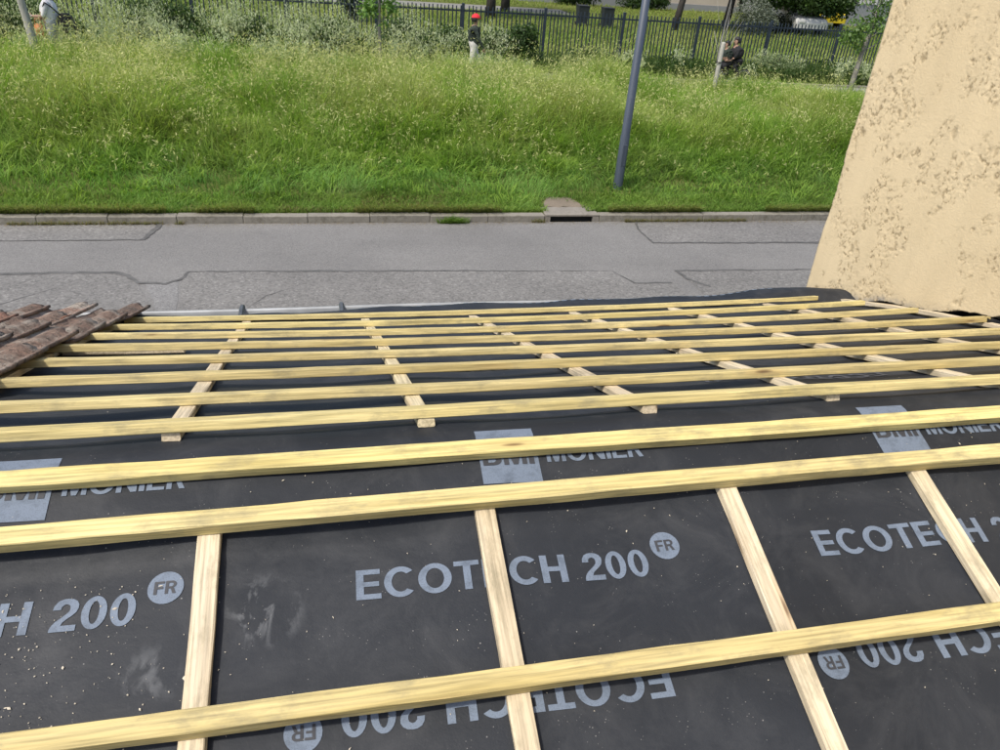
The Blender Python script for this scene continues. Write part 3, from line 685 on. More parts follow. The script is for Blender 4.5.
crease = sstep(.84, .95, 1 - abs(2 * f1 - 1)) * sstep(.44, .57, f3)
pit = isl * crease; deep = isl * sstep(.62, .74, f1) * sstep(.40, .55, f3)
rel = .0030 * (m2 - .5) - pit * .0030 - deep * .0040 + isl * .0032 * (f2 - .5) + isl * .0020 * (f3 - .5)
rnd = sstep(0, .03, WY - YV)                            # rounded, hand-made corner
XV = WX - rel + (1 - rnd) * .016 + (fbm(ZV * 5, ZV * 0, 81) - .5) * .02 * np.exp(-((WY - YV) / .05) ** 2)
P = np.stack([XV, YV + 0 * XV, ZV], -1)
sk = P[:, :1, :].copy(); sk[..., 0] = WX + .125; P = np.concatenate([sk, P], 1)
ex = P[-1:, :, :].copy(); ex[..., 0] = WX + .10; ex[..., 1] += .004; ex2 = ex.copy(); ex2[..., 0] = 9.5; P = np.concatenate([P, ex, ex2], 0)
me = grid_mesh('render_coat', P)
nl = np.zeros(P.shape[:2] + (4,), np.float32); nl[..., 3] = 1
nl[:-2, 1:, 0] = np.clip(isl * .16 * sstep(.5, .65, f2) + pit * .95 + deep * .55, 0, 1); foot = np.exp(-((ZV - zb[:, None]) / .035) ** 2) * sstep(2.9, 3.4, YV); nl[:-2, 1:, 1] = foot; nl[:-2, 0, 1] = foot[:, 0]
ca = me.color_attributes.new('Col', 'FLOAT_COLOR', 'POINT'); ca.data.foreach_set('color', nl.ravel())
tp('render_coat', me, M['render'], True)
tp('roof', box_mesh(WX - .35, 9.9, -5.4, WY + .4, 6.62, 6.85, bev=.02), M['roof_far'])
bm = bmesh.new(); box(bm, 6.0, 7.1, WY + .002, WY + .03, 1.0, 2.4); tp('window', bm_mesh(bm), M['glass'])

# ------------------------------------------------------------------ grass and weeds
def blades(P, L, Wd, az, lean, cb, ct, segs=3, curl=1.9):
    n = len(P); V = np.zeros((n, 2 * segs + 1, 3)); C = np.zeros((n, 2 * segs + 1, 3))
    d = np.stack([np.cos(az), np.sin(az), 0 * az], -1); tw = az + math.pi / 2 + rng.uniform(-.9, .9, n); sd_ = np.stack([np.cos(tw), np.sin(tw), 0 * tw], -1)
    for k in range(segs + 1):
        f = k / segs; c = P + d * (L * lean * f ** curl)[:, None]; c[:, 2] += L * f * (1 - .35 * np.clip(lean, 0, 1.5) * f)
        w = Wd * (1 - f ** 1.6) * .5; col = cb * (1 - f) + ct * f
        if k < segs:
            V[:, 2 * k] = c - sd_ * w[:, None]; V[:, 2 * k + 1] = c + sd_ * w[:, None]; C[:, 2 * k] = col; C[:, 2 * k + 1] = col
        else: V[:, 2 * k] = c; C[:, 2 * k] = col
    f = []
    for k in range(segs - 1): f += [[2 * k, 2 * k + 1, 2 * k + 3], [2 * k, 2 * k + 3, 2 * k + 2]]
    f.append([2 * segs - 2, 2 * segs - 1, 2 * segs])
    F = (np.arange(n)[:, None, None] * (2 * segs + 1) + np.array(f)[None]).reshape(-1, 3)
    return V.reshape(-1, 3), F, C.reshape(-1, 3)
def rhombs(P, D, N, L, Wd, col):
    """leaf / spikelet: rhombus with long axis D, width along N"""
    n = len(P); V = np.stack([P, P + D * (L * .5)[:, None] + N * (Wd * .5)[:, None], P + D * L[:, None], P + D * (L * .5)[:, None] - N * (Wd * .5)[:, None]], 1).reshape(-1, 3)
    b = np.arange(n)[:, None] * 4; F = np.concatenate([b + np.array([[0, 1, 2]]), b + np.array([[0, 2, 3]])]); return V, F, np.repeat(col, 4, 0)
def merge(parts):
    Vs, Fs, Cs, o = [], [], [], 0
    for V, F, C in parts: Vs.append(V); Fs.append(F + o); Cs.append(C); o += len(V)
    return np.concatenate(Vs), np.concatenate(Fs), np.concatenate(Cs)
def rdir(n):
    v = rng.normal(size=(n, 3)); return v / np.linalg.norm(v, axis=1)[:, None]
def perp(D):
    a = rdir(len(D)); a -= D * np.sum(a * D, 1)[:, None]; return a / np.linalg.norm(a, axis=1)[:, None]
def mixc(a, b, t): return np.asarray(a)[None] * (1 - t[:, None]) + np.asarray(b)[None] * t[:, None]
def wedge(n, y0, y1, mx=1.5):
    y = np.sqrt(rng.uniform(y0 ** 2, y1 ** 2, n)); x = rng.uniform(-.40, .90, n) * (y + .0) + rng.uniform(-mx, mx, n); return x, y
def stalks(P, H, az, lean, col, headcol, nsp=9, sp=.022, hw=.007, droop=.9):
    """oat-like flower stalk: thin stem and a loose nodding panicle"""
    n = len(P); out = [blades(P, H, np.full(n, .0045), az, lean, col, headcol * .8 + col * .2, 3, 2.2)]
    d = np.stack([np.cos(az), np.sin(az), 0 * az], -1)
    for k in range(nsp):
        f = rng.uniform(.68, 1.0, n); c = P + d * (H * lean * f ** 2.2)[:, None]; c[:, 2] += H * f * (1 - .35 * lean * f)
        q = rdir(n); q[:, 2] *= .4; c = c + q * (H * .055 * (1.35 - f) / .4)[:, None]
        D = rdir(n) * .7; D[:, 2] -= droop; D /= np.linalg.norm(D, axis=1)[:, None]
        out.append(rhombs(c, D, perp(D), rng.uniform(.7, 1.4, n) * sp, np.full(n, hw), headcol * rng.uniform(.8, 1.15, (n, 1))))
    return out
def hfield(x, y):
    """grass height over the bank: cropped by the kerb, tall and rank further up, low by the path"""
    h = .07 + .10 * sstep(12.3, 13.6, y) + .48 * sstep(13.9, 16.8, y)
    h = h * (.30 + 1.0 * fbm(x * .55, y * .55, 21, 3) + .55 * vn(x * 1.9, y * 1.9, 22))
    r = x / np.maximum(y, 1)
    short = np.maximum(sstep(.60, .70, r), np.exp(-((r - .285) / .025) ** 2)); h = h * (1 - .72 * short * sstep(18.3, 19.8, y))
    h = h * (1 - .35 * sstep(.35, .5, r) * (1 - short)); return h
n = 190000; x, y = wedge(n, KY1 + .02, 20.95)
keep = ~((x > DX0 - .05) & (x < DX1 + .02) & (y < 12.98 - .10 * np.sin(x * 9) - rng.uniform(0, .25, n))); keep &= rng.random(n) < (.45 + .75 * fbm(x * 1.7, y * 1.7, 23, 3)); x, y = x[keep], y[keep]; n = len(x)
hf = hfield(x, y); L = hf * rng.uniform(.55, 1.35, n) + .03
tone = fbm(x * .45 + 9, y * .7, 25, 4); dry = sstep(.40, .58, fbm(x * .6, y * .9, 27, 4) * .75 + .25 * vn(x * 4, y * 4, 3)) * (.25 + .75 * sstep(14.0, 16.8, y)); r = x / y
dry = dry * (1 - .45 * sstep(.30, .42, r)) ; u = rng.random(n)
cl = vn(x * 2.3, y * 2.3, 24)
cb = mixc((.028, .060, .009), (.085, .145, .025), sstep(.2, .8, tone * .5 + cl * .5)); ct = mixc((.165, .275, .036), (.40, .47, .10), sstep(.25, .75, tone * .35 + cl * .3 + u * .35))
straw = mixc((.36, .30, .13), (.54, .45, .26), rng.random(n)); t_ = dry * (.25 + .75 * rng.random(n)) * (rng.random(n) < .72); lowz = (1 - sstep(13.8, 16.2, y))[:, None]; ct = ct * (1 - lowz) + ct * np.array([.72, .90, 1.05]) * lowz
patchy = (.62 + .75 * fbm(x * .33 + 5, y * .55, 52, 3))[:, None] * np.array([.84, .94, 1.0]); cb = cb * patchy
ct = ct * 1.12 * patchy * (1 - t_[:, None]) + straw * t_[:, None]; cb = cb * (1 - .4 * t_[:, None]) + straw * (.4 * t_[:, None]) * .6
brown = (sstep(.5, .62, fbm(x * 1.3, y * 2.0, 29, 3)) * (1 - sstep(12.9, 13.3, y)) * .8)[:, None]; ct = ct * (1 - brown) + np.array([.13, .115, .045]) * brown
hz_ = (sstep(14.8, 17.6, y) * (.25 + .5 * rng.random(n)) * (.35 + .65 * (1 - sstep(.30, .42, x / y))))[:, None]; ct = ct * (1 - hz_) + np.array([.36, .35, .17]) * hz_
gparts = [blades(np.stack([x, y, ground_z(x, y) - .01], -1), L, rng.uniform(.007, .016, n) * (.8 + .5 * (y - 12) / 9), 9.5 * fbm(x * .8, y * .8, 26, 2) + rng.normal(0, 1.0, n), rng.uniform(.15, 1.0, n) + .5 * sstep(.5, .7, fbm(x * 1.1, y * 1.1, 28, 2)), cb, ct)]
# grass and litter hanging over the kerb stones
n = 14000; x = rng.uniform(-7, 13, n); kp = (fbm(x * 1.3, x * 0, 45, 3) > .38) & ~((x > DX0 - .02) & (x < DX1 + .02)); x = x[kp]; n = len(x); t = rng.random(n)
gparts.append(blades(np.stack([x, KY1 + rng.uniform(-.03, .12, n), np.full(n, .115)], -1), rng.uniform(.10, .30, n), rng.uniform(.006, .013, n), rng.uniform(3.6, 5.8, n), rng.uniform(.5, 1.3, n), mixc((.06, .09, .02), (.11, .10, .04), t), mixc((.17, .27, .05), (.30, .27, .12), t)))
# short sward right behind the kerb
n = 42000; x = rng.uniform(-6.5, 12.5, n); y = KY1 + rng.uniform(.0, .9, n) ** 1.3; kp = ~((x > DX0 + .1) & (x < DX1 - .2) & (y < 12.95)); x, y = x[kp], y[kp]; n = len(x); t = np.clip(fbm(x * 1.2, y * 2, 49, 3) * 1.3 - .2 + .3 * rng.random(n), 0, 1); br = (fbm(x * .7, y * 1.5, 50, 3) > .56)[:, None] * (rng.random((n, 1)) < .5)
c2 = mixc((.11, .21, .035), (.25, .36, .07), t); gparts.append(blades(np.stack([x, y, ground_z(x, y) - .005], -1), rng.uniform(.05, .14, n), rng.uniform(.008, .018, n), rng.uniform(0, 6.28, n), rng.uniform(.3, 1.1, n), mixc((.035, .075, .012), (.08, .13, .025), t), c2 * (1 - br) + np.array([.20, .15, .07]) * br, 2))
# leaf litter and grit in the gutter line
n = 3800; x = rng.uniform(-7, 13, n); y = KY0 - abs(rng.normal(0, .06, n)) - .005; kp = rng.random(n) < .25 + .9 * fbm(x * .9, x * 0, 47, 3); x, y = x[kp], y[kp]; n = len(x); D = rdir(n); D[:, 2] = abs(D[:, 2]) * .2
gparts.append(rhombs(np.stack([x, y, np.full(n, .006)], -1), D, perp(D) * np.array([1, 1, .2]), rng.uniform(.01, .045, n), rng.uniform(.006, .018, n), mixc((.10, .075, .04), (.24, .19, .11), rng.random(n))))
# broad arching blades in clumps
nc = 6500; cx, cy = wedge(nc, 12.7, 20.8); kp = ~((cx > DX0 - .3) & (cx < DX1 + .3) & (cy < 13.5)) & (rng.random(nc) < .22 + .78 * sstep(13.6, 15.2, cy)); cx, cy = cx[kp], cy[kp]; nc = len(cx); per = 15
x = np.repeat(cx, per) + rng.normal(0, .09, nc * per); y = np.clip(np.repeat(cy, per) + rng.normal(0, .09, nc * per), 12.6, 20.9); n = len(x)
L = (hfield(x, y) * 1.15 + .06) * rng.uniform(.7, 1.35, n); tc = np.clip(np.repeat(rng.random(nc), per) * .7 + .3 * rng.random(n), 0, 1); yl = np.clip((y - 13) / 5, 0, 1) * sstep(.42, .60, fbm(x * .6, y * .9, 27, 4)) * (.5 + .5 * tc); tc = tc * np.clip(.45 + .9 * fbm(x * .33 + 5, y * .55, 52, 3), 0, 1.15)
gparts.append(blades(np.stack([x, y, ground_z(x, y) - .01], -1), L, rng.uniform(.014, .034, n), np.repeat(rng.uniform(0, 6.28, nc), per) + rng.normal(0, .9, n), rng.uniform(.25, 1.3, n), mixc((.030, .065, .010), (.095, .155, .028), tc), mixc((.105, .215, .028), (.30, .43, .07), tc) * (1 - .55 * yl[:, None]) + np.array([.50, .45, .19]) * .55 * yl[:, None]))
# broad-leaved weeds in the sward
n = 26000; x, y = wedge(n, 12.4, 19); kp = (fbm(x * .9, y * .9, 33, 3) > .52) & ~((x > DX0 - .1) & (x < DX1 + .1) & (y < 13.4)); x, y = x[kp], y[kp]; n = len(x)
P = np.stack([x, y, ground_z(x, y) + hfield(x, y) * rng.uniform(.1, .8, n)], -1); D = rdir(n); D[:, 2] = abs(D[:, 2]) * .5; D /= np.linalg.norm(D, axis=1)[:, None]
gparts.append(rhombs(P, D, perp(D), rng.uniform(.03, .09, n), rng.uniform(.012, .035, n), mixc((.06, .13, .02), (.17, .28, .05), rng.random(n))))
# tufts rooted in the joint between kerb and road
n = 7200; x = rng.uniform(-7, 13, n); kp = ~((x > DX0) & (x < DX1)) & (vn(x * 1.1, x * 0, 5) + .35 * vn(x * 6, x * 0, 6) > .74); x = x[kp]; n = len(x); y = KY0 - rng.uniform(0, .05, n)
t = rng.random(n); gparts.append(blades(np.stack([x, y, 0 * x], -1), rng.uniform(.03, .14, n), rng.uniform(.004, .010, n), rng.uniform(3.2, 6.2, n), rng.uniform(.4, 1.3, n), mixc((.09, .10, .03), (.15, .11, .06), t), mixc((.16, .22, .05), (.26, .20, .11), t)))
n = 700; x = rng.normal(2.0, .11, n); gparts.append(blades(np.stack([x, KY0 - rng.uniform(0, .07, n), 0 * x], -1), rng.uniform(.05, .19, n), rng.uniform(.006, .012, n), rng.uniform(0, 6.2, n), rng.uniform(.3, 1.3, n), mixc((.05, .10, .02), (.08, .12, .02), rng.random(n)), mixc((.12, .22, .04), (.18, .28, .06), rng.random(n))))
V, F, C = merge(gparts); tag(link('grass_bank', np_mesh('grass_bank', V, F, C), M['grass']), 'long green meadow grass covering the roadside bank', 'grass', kind='stuff')
# seeding grasses over the bank
n = 20000; x, y = wedge(n, 13.8, 20.8); r = x / y
pr = sstep(.36, .58, fbm(x * .8, y * 1.1, 27, 4)) * (.45 + .65 * (1 - sstep(.30, .45, r))) * sstep(14.0, 17.0, y) * (1 - .9 * np.maximum(sstep(.6, .7, r), np.exp(-((r - .285) / .03) ** 2)) * sstep(18, 19.5, y)) + .06
kp = rng.random(n) < pr; x, y = x[kp], y[kp]; n = len(x); H = hfield(x, y) * rng.uniform(1.15, 2.0, n) + .08
cst = mixc((.15, .19, .05), (.32, .28, .11), rng.random(n)); chd = mixc((.30, .33, .12), (.50, .48, .25), rng.random(n))
V, F, C = merge(stalks(np.stack([x, y, ground_z(x, y)], -1), H, rng.uniform(0, 6.28, n), rng.uniform(.05, .45, n), cst, chd, 4, .075, .017, .5))
tag(link('seeding_grass', np_mesh('seeding_grass', V, F, C), M['grass']), 'pale seed heads of tall grass nodding over the bank', 'grass', kind='stuff')
# rank wild oats along the fence foot and the path
nc = 400; cy = np.where(rng.random(nc) < .22, rng.uniform(20.45, 20.95, nc), rng.uniform(22.6, 23.8, nc)); cr = rng.uniform(-.42, .90, nc)
pr = np.where(cr < .22, 1.0, np.where(cr < .27, .25, np.where(cr < .5, .22, np.where(cr < .56, .10, .22)))); pr = np.where((cy < 21.1) & (cr > .24), 0.03, pr)
kp = rng.random(nc) < pr; cy, cr = cy[kp], cr[kp]; nc = len(cy); per = 24; ch = (rng.uniform(.6, 1.4, nc) + .55 * (rng.random(nc) < .5) * (cr < .12)) * np.where(cr < .22, 1.0, .75) * np.where(cy < 21.1, .75, 1.0)
x = np.repeat(cr * cy, per) + rng.normal(0, .085, nc * per); y = np.repeat(cy, per) + rng.normal(0, .08, nc * per); n = len(x); y = np.where((y > 21.0) & (y < 22.5), np.where(y < 21.7, 20.95, 22.6), y)
H = np.repeat(ch, per) * rng.uniform(.6, 1.15, n)
cst = mixc((.13, .19, .06), (.25, .27, .11), rng.random(n)); chd = mixc((.26, .31, .16), (.50, .53, .38), rng.random(n))
prt = stalks(np.stack([x, y, np.full(n, .64)], -1), H, rng.uniform(0, 6.28, n), rng.uniform(.08, .5, n), cst, chd, 11, .070, .020)
n = 42000; y = rng.uniform(22.6, 24.3, n); x = rng.uniform(-.42, .90, n) * y; hmax = .25 + .95 * fbm(x * .9, y * 0, 37, 3) * np.where(x / y < .2, 1.3, .42); z = .65 + hmax * rng.uniform(.0, 1.0, n) ** .8
D = rdir(n); prt.append(rhombs(np.stack([x, y, z], -1), D, perp(D), rng.uniform(.06, .15, n), rng.uniform(.025, .06, n), mixc((.008, .022, .006), (.048, .092, .022), rng.random(n))))
n = 26000; y = rng.uniform(22.6, 24.4, n); x = rng.uniform(-.42, .90, n) * y; prt.append(blades(np.stack([x, y, np.full(n, .64)], -1), rng.uniform(.2, .75, n), rng.uniform(.010, .02, n), rng.uniform(0, 6.28, n), rng.uniform(.1, .6, n), mixc((.022, .045, .010), (.04, .07, .018), rng.random(n)), mixc((.08, .14, .035), (.19, .24, .08), rng.random(n)), 2))
V, F, C = merge(prt); tag(link('wild_oats', np_mesh('wild_oats', V, F, C), M['grass']), 'rank wild oats and weeds along the foot of the blue fence', 'weeds', kind='stuff')
# lawn beyond the fence
n = 110000; y = 24.3 + 26 * rng.random(n) ** 1.6; x = rng.uniform(-.42, .92, n) * y; kp = ~((y > 40.4) & (y < 43.1) & (x < 12.6)); x, y = x[kp], y[kp]; n = len(x); tn = fbm(x * .4, y * .4, 39, 3)
V, F, C = blades(np.stack([x, y, np.full(n, .64)], -1), rng.uniform(.06, .26, n), rng.uniform(.02, .04, n), rng.uniform(0, 6.28, n), rng.uniform(.2, 1, n), mixc((.07, .11, .02), (.13, .16, .04), tn), mixc((.20, .31, .05), (.40, .43, .14), sstep(.3, .7, tn * .6 + .4 * rng.random(n))), 2)
tag(link('lawn_grass', np_mesh('lawn_grass', V, F, C), M['grass']), 'sunlit lawn grass beyond the blue fence', 'grass', kind='stuff')

# ------------------------------------------------------------------ lamp post
lp = tag(empty('lamp_post', (5.43, 13.48, 0.17)), 'slender blue-grey steel lamp post rising from the grass bank', 'lamp post')
link('pole', tube_mesh([(0, 0, -.1), (0, 0, .0), (0, 0, 1.0), (0, 0, 1.02), (0, 0, 6.4)], [.092, .090, .088, .080, .055], 24), M['pole'], lp, True)
link('access_door', box_mesh(-.04, .04, -.092, -.082, .45, .85, bev=.004), M['pole'], lp)
link('arm', tube_mesh([(0, 0, 6.4), (0, -.15, 6.65), (0, -.5, 6.8), (0, -.9, 6.85)], [.05, .045, .04, .035], 12), M['pole'], lp, True)
link('lamp_head', box_mesh(-.13, .13, -1.5, -.88, 6.80, 6.90, bev=.03), M['pole'], lp)

# ------------------------------------------------------------------ fence
FY = 24.05; fen = tag(empty('picket_fence', (4, FY, .65)), 'dark blue steel picket fence behind the foot path', 'fence'); bpy.context.view_layer.update()
FX0, FX1, FT = -11.0, 23.0, 2.17
pm = box_mesh(-.017, .017, -.013, .013, .70, FT + .10, bev=.004); pm.materials.append(M['fence'])
for k, xx in enumerate(np.arange(FX0, FX1, .119)):
    if abs((xx - FX0) % 2.51) < .055: continue
    o = bpy.data.objects.new('picket', pm); COL.objects.link(o); o.location = (xx + random.uniform(-.006, .006), FY, random.uniform(-.01, .01)); o.rotation_euler = (0, R(random.uniform(-.5, .5)), 0); at_parent(o, fen)
po = box_mesh(-.04, .04, -.04, .04, .45, FT + .16, bev=.006); po.materials.append(M['fence'])
for xx in np.arange(FX0, FX1 + .1, 2.51):
    o = bpy.data.objects.new('post', po); COL.objects.link(o); o.location = (xx, FY + .03, 0); at_parent(o, fen)
    if xx + 2.5 < FX1 + .3:
        for zz in (FT - .06, .82):
            at_parent(link('rail', box_mesh(xx + .04, xx + 2.47, FY + .013, FY + .045, zz, zz + .045), M['fence']), fen)

# ------------------------------------------------------------------ trees, shrubs
def leaf_cloud(blobs, n, size, c0, c1):
    """blobs: (cx,cy,cz,rx,ry,rz,weight)"""
    B = np.array(blobs); w = B[:, 6] / B[:, 6].sum(); idx = rng.choice(len(B), n, p=w); d = rdir(n); rad = rng.random(n) ** .42
    # clumpy shell so gaps show
    clump = .75 + .5 * vn(d[:, 0] * 3 + idx * 7, d[:, 1] * 3 + d[:, 2] * 2.3, 91); P = B[idx, :3] + d * B[idx, 3:6] * (rad * clump)[:, None]
    keep = vn(P[:, 0] * 4.2 + 31, P[:, 1] * 4.2 + P[:, 2] * 5.1, 93) + .25 * rng.random(n) > .36; P = P[keep]; m = len(P)
    D = rdir(m); D[:, 2] -= .25; D /= np.linalg.norm(D, axis=1)[:, None]
    return rhombs(P, D, perp(D), rng.uniform(.7, 1.4, m) * size, rng.uniform(.45, .7, m) * size, mixc(c0, c1, rng.random(m) * .7 + .3 * vn(P[:, 0] * 3, P[:, 2] * 3, 95)))
def tree(name, label, x, y, gz_, pts, rad, limbs, blobs, n, size, c0, c1, bk, group=None, cat='tree'):
    t = tag(empty(name, (x, y, gz_)), label, cat, group)
    bm = bmesh.new(); tube(bm, pts, rad, 10)
    for lpts, lr in limbs: tube(bm, lpts, lr, 6)
    bmesh.ops.recalc_face_normals(bm, faces=bm.faces); link('trunk' if cat == 'tree' else 'stem', bm_mesh(bm), M[bk], t, True)
    if blobs:
        V, F, C = leaf_cloud(blobs, n, size, c0, c1); link('crown' if cat == 'tree' else 'foliage', np_mesh('leaves', V, F, C), M['leaf'], t)
    return t
def auto_limbs(h0, h1, n, reach, r0, seed, top=(0, 0)):
    r = random.Random(seed); out = []
    for k in range(n):
        z = h0 + (h1 - h0) * k / max(1, n - 1); a = k * 2.4 + r.uniform(-.4, .4); q = reach * r.uniform(.6, 1.1)
        bx_, by_ = top[0] * z / h1, top[1] * z / h1
        out.append(([(bx_, by_, z), (bx_ + math.cos(a) * q * .5, by_ + math.sin(a) * q * .5, z + q * .35), (bx_ + math.cos(a) * q, by_ + math.sin(a) * q, z + q * .8)], [r0, r0 * .6, r0 * .2]))
    return out
G0, G1 = (.035, .075, .015), (.12, .21, .045)
tree('young_tree', 'pale grey young tree trunk at the far left beside the person in white', -6.45, 20.3, .62, [(0, 0, -.1), (.0, 0, .8), (-.08, 0, 1.8), (-.12, .02, 2.6), (-.12, 0, 3.8)], [.10, .085, .075, .06, .02], auto_limbs(2.3, 3.6, 7, .8, .028, 1, (-.12, 0)),
     [(-.1, 0, 3.6, 1.0, 1.0, .9, 1), (.3, .2, 3.1, .7, .7, .5, .6), (-.6, -.1, 3.2, .6, .7, .5, .6)], 2600, .10, G0, G1, 'bark_pale')
tree('young_tree', 'slim young tree with bright green leaves left of the person in red cap', 1.38, 20.6, .63, [(0, 0, -.1), (.02, 0, .7), (0, 0, 1.5), (.03, 0, 2.2), (.0, 0, 2.7)], [.055, .045, .038, .028, .01], auto_limbs(1.45, 2.5, 8, .42, .012, 2),
     [(0, 0, 2.05, .38, .38, .50, 1), (-.28, 0, 1.72, .26, .3, .20, .6), (.25, .05, 1.82, .28, .3, .22, .5), (.1, 0, 1.45, .2, .2, .12, .12), (0, 0, 2.6, .35, .35, .3, .5)], 620, .12, (.07, .15, .03), (.20, .34, .07), 'bark')
tree('young_tree', 'leaning young tree with leafy crown near the ochre wall corner', 14.95, 20.45, .63, [(0, 0, -.1), (.03, 0, .6), (.06, 0, 1.3), (.12, 0, 1.9), (.16, 0, 2.7)], [.095, .08, .07, .055, .015], auto_limbs(1.35, 2.6, 9, .6, .02, 3, (.14, 0)),
     [(.0, 0, 2.0, .55, .5, .34, 1), (-.35, .1, 1.72, .4, .4, .24, .7), (.4, 0, 2.3, .5, .5, .4, .9), (.1, 0, 2.8, .6, .6, .45, .9), (-.1, 0, 1.45, .2, .2, .13, .12)], 1500, .10, (.06, .12, .025), (.16, .27, .06), 'bark')
# bare sapling behind the stake
bl = []
r = random.Random(9)
for k in range(16):
    a = r.uniform(0, 6.28); z = r.uniform(.5, 1.5); q = r.uniform(.3, .8)
    bl.append(([(0, 0, z), (math.cos(a) * q * .4, math.sin(a) * q * .4, z + q * .6), (math.cos(a + .3) * q * .75, math.sin(a) * q * .7, z + q * 1.5)], [.007, .005, .002]))
tree('bare_sapling', 'leafless grey sapling with upright twigs behind the weathered stake', 11.9, 23.0, .65, [(0, 0, -.1), (.0, 0, 1.0), (.05, 0, 2.0), (.1, 0, 2.9)], [.02, .014, .009, .003], bl, None, 0, 0, 0, 0, 'bark_pale')
# stake with rubber tie
sk_ = tag(empty('wooden_stake', (10.42, 20.0, .62)), 'weathered grey wooden stake standing in the grass by the cyclists', 'stake')
link('shaft', tube_mesh([(0, 0, -.2), (0, 0, .2), (.01, 0, 1.44), (.01, 0, 1.48)], [.062, .060, .056, .046], 12), M['stake'], sk_, True)
bm = bmesh.new(); tube(bm, [(-.02 + .075 * math.cos(a), .065 * math.sin(a), .98) for a in np.linspace(0, 6.283, 17)] , .014, 6, False); tube(bm, [(.05, .02, .98), (.2, .1, 1.0)], .012, 6); link('tie', bm_mesh(bm), M['rubber'], sk_)
def shrub(label, x, y, blobs, n, size, c0, c1, name='shrub'):
    st = []; r = random.Random(int(x * 10)); 
    for k in range(5):
        a = r.uniform(0, 6.28); st.append(([(0, 0, 0), (math.cos(a) * .15, math.sin(a) * .15, .4), (math.cos(a) * .35, math.sin(a) * .3, .8)], [.018, .012, .005]))
    return tree(name, label, x, y, .65, [(0, 0, -.05), (0, 0, .3), (.03, 0, .7)], [.03, .022, .01], st, blobs, n, size, c0, c1, 'bark_dark', None, 'shrub')
D0, D1 = (.012, .030, .009), (.055, .105, .025)
shrub('dense dark green bush right of the person in red cap', 5.35, 23.1, [(0, 0, .55, .85, .5, .55, 1.2), (.35, .1, .95, .5, .4, .42, .7), (-.45, 0, .7, .5, .4, .45, .6)], 9000, .085, D0, (.075, .135, .03))
shrub('dark leafy bush at the fence behind the red-cap person', 3.6, 23.7, [(0, 0, .6, .6, .4, .55, 1), (.4, 0, .5, .5, .4, .45, .6)], 4200, .08, (.02, .045, .012), (.085, .15, .04))
shrub('mid green bush at the fence between two darker bushes at left', -2.0, 23.6, [(0, 0, .6, .7, .4, .6, 1), (.5, 0, .5, .5, .4, .4, .6)], 5000, .085, (.03, .06, .015), (.11, .18, .05))
shrub('low dark shrub at the foot of the beige building, left of the lamp post', 14.6, 46.2, [(0, 0, .5, 1.2, .5, .5, 1), (-.9, 0, .4, .8, .5, .4, .6)], 3000, .14, D0, D1)
shrub('low dark shrub at the foot of the beige building, right of the lamp post', 18.2, 46.2, [(0, 0, .4, 1.3, .5, .45, 1), (1.2, 0, .5, .8, .5, .5, .6)], 3000, .14, D0, D1)
shrub('small dark round bush behind the slim leafy young tree', 2.2, 23.4, [(0, 0, .7, .42, .35, .6, 1), (.1, 0, .4, .6, .4, .4, .6)], 3200, .075, D0, D1)
shrub('dark leafy bush against the fence left of the slim young tree', -.2, 23.5, [(0, 0, .6, .9, .4, .6, 1), (.6, 0, .75, .6, .4, .45, .6), (-1.2, 0, .5, .8, .4, .45, .6)], 7500, .08, (.02, .045, .012), (.08, .14, .03))
shrub('broad leafy bush behind the pale trunk at the far left', -8.0, 23.4, [(0, 0, .8, 1.2, .5, .8, 1), (-1.2, 0, .9, .9, .5, .9, .7), (1.0, 0, .7, .8, .4, .6, .6)], 12000, .085, (.025, .055, .014), (.10, .17, .04))
shrub('dark leafy bush right of the person in white', -4.3, 23.5, [(0, 0, .85, 1.0, .5, .85, 1), (.9, 0, .7, .9, .4, .6, .7), (1.9, 0, .6, .8, .4, .5, .6)], 10000, .085, (.02, .045, .012), (.085, .15, .04))
shrub('low dark bush under the fence between the pole and the red-cap person', 8.0, 23.6, [(0, 0, .35, 1.0, .4, .35, 1), (1.0, 0, .3, .8, .4, .3, .7)], 4500, .08, (.02, .045, .012), (.085, .15, .04))
shrub('grey-green sprawling weed shrub at the fence near the ochre wall', 14.0, 23.3, [(0, 0, .4, .8, .4, .45, 1), (.7, 0, .3, .6, .4, .3, .7)], 3800, .07, (.10, .15, .06), (.24, .30, .15))
# trees beyond the fence
def trunk_only(label, x, y, h, rad, lean, seed, n=2600):
    tree('park_tree', label, x, y, .65, [(0, 0, -.1), (lean * .3, 0, 1.0), (lean * .7, 0, 2.3), (lean, 0, 3.8), (lean, 0, 5.2)], [rad * 1.2, rad, rad * .9, rad * .7, .04], auto_limbs(3.4, 5.0, 8, 1.6, rad * .35, seed, (lean, 0)),
         [(lean, 0, 5.2, 2.0, 2.0, 1.3, 1), (lean + 1, .3, 4.6, 1.2, 1.2, .8, .6), (lean - 1.1, -.2, 4.7, 1.3, 1.2, .8, .6)], n, .2, D0, D1, 'bark_dark', 'trees in the park beyond the fence')
trunk_only('dark tree trunk beyond the fence just right of the red-cap person', 7.55, 37.2, 5, .20, 0, 11)
trunk_only('second dark tree trunk beyond the fence right of the red-cap person', 8.9, 40.3, 5, .20, 0, 12)
trunk_only('leaning dark tree trunk beyond the fence right of the lamp post', 16.2, 36.2, 5, .15, .5, 13)
trunk_only('dark tree trunk beyond the fence above the bare sapling', 19.6, 37.8, 5, .17, .3, 14)
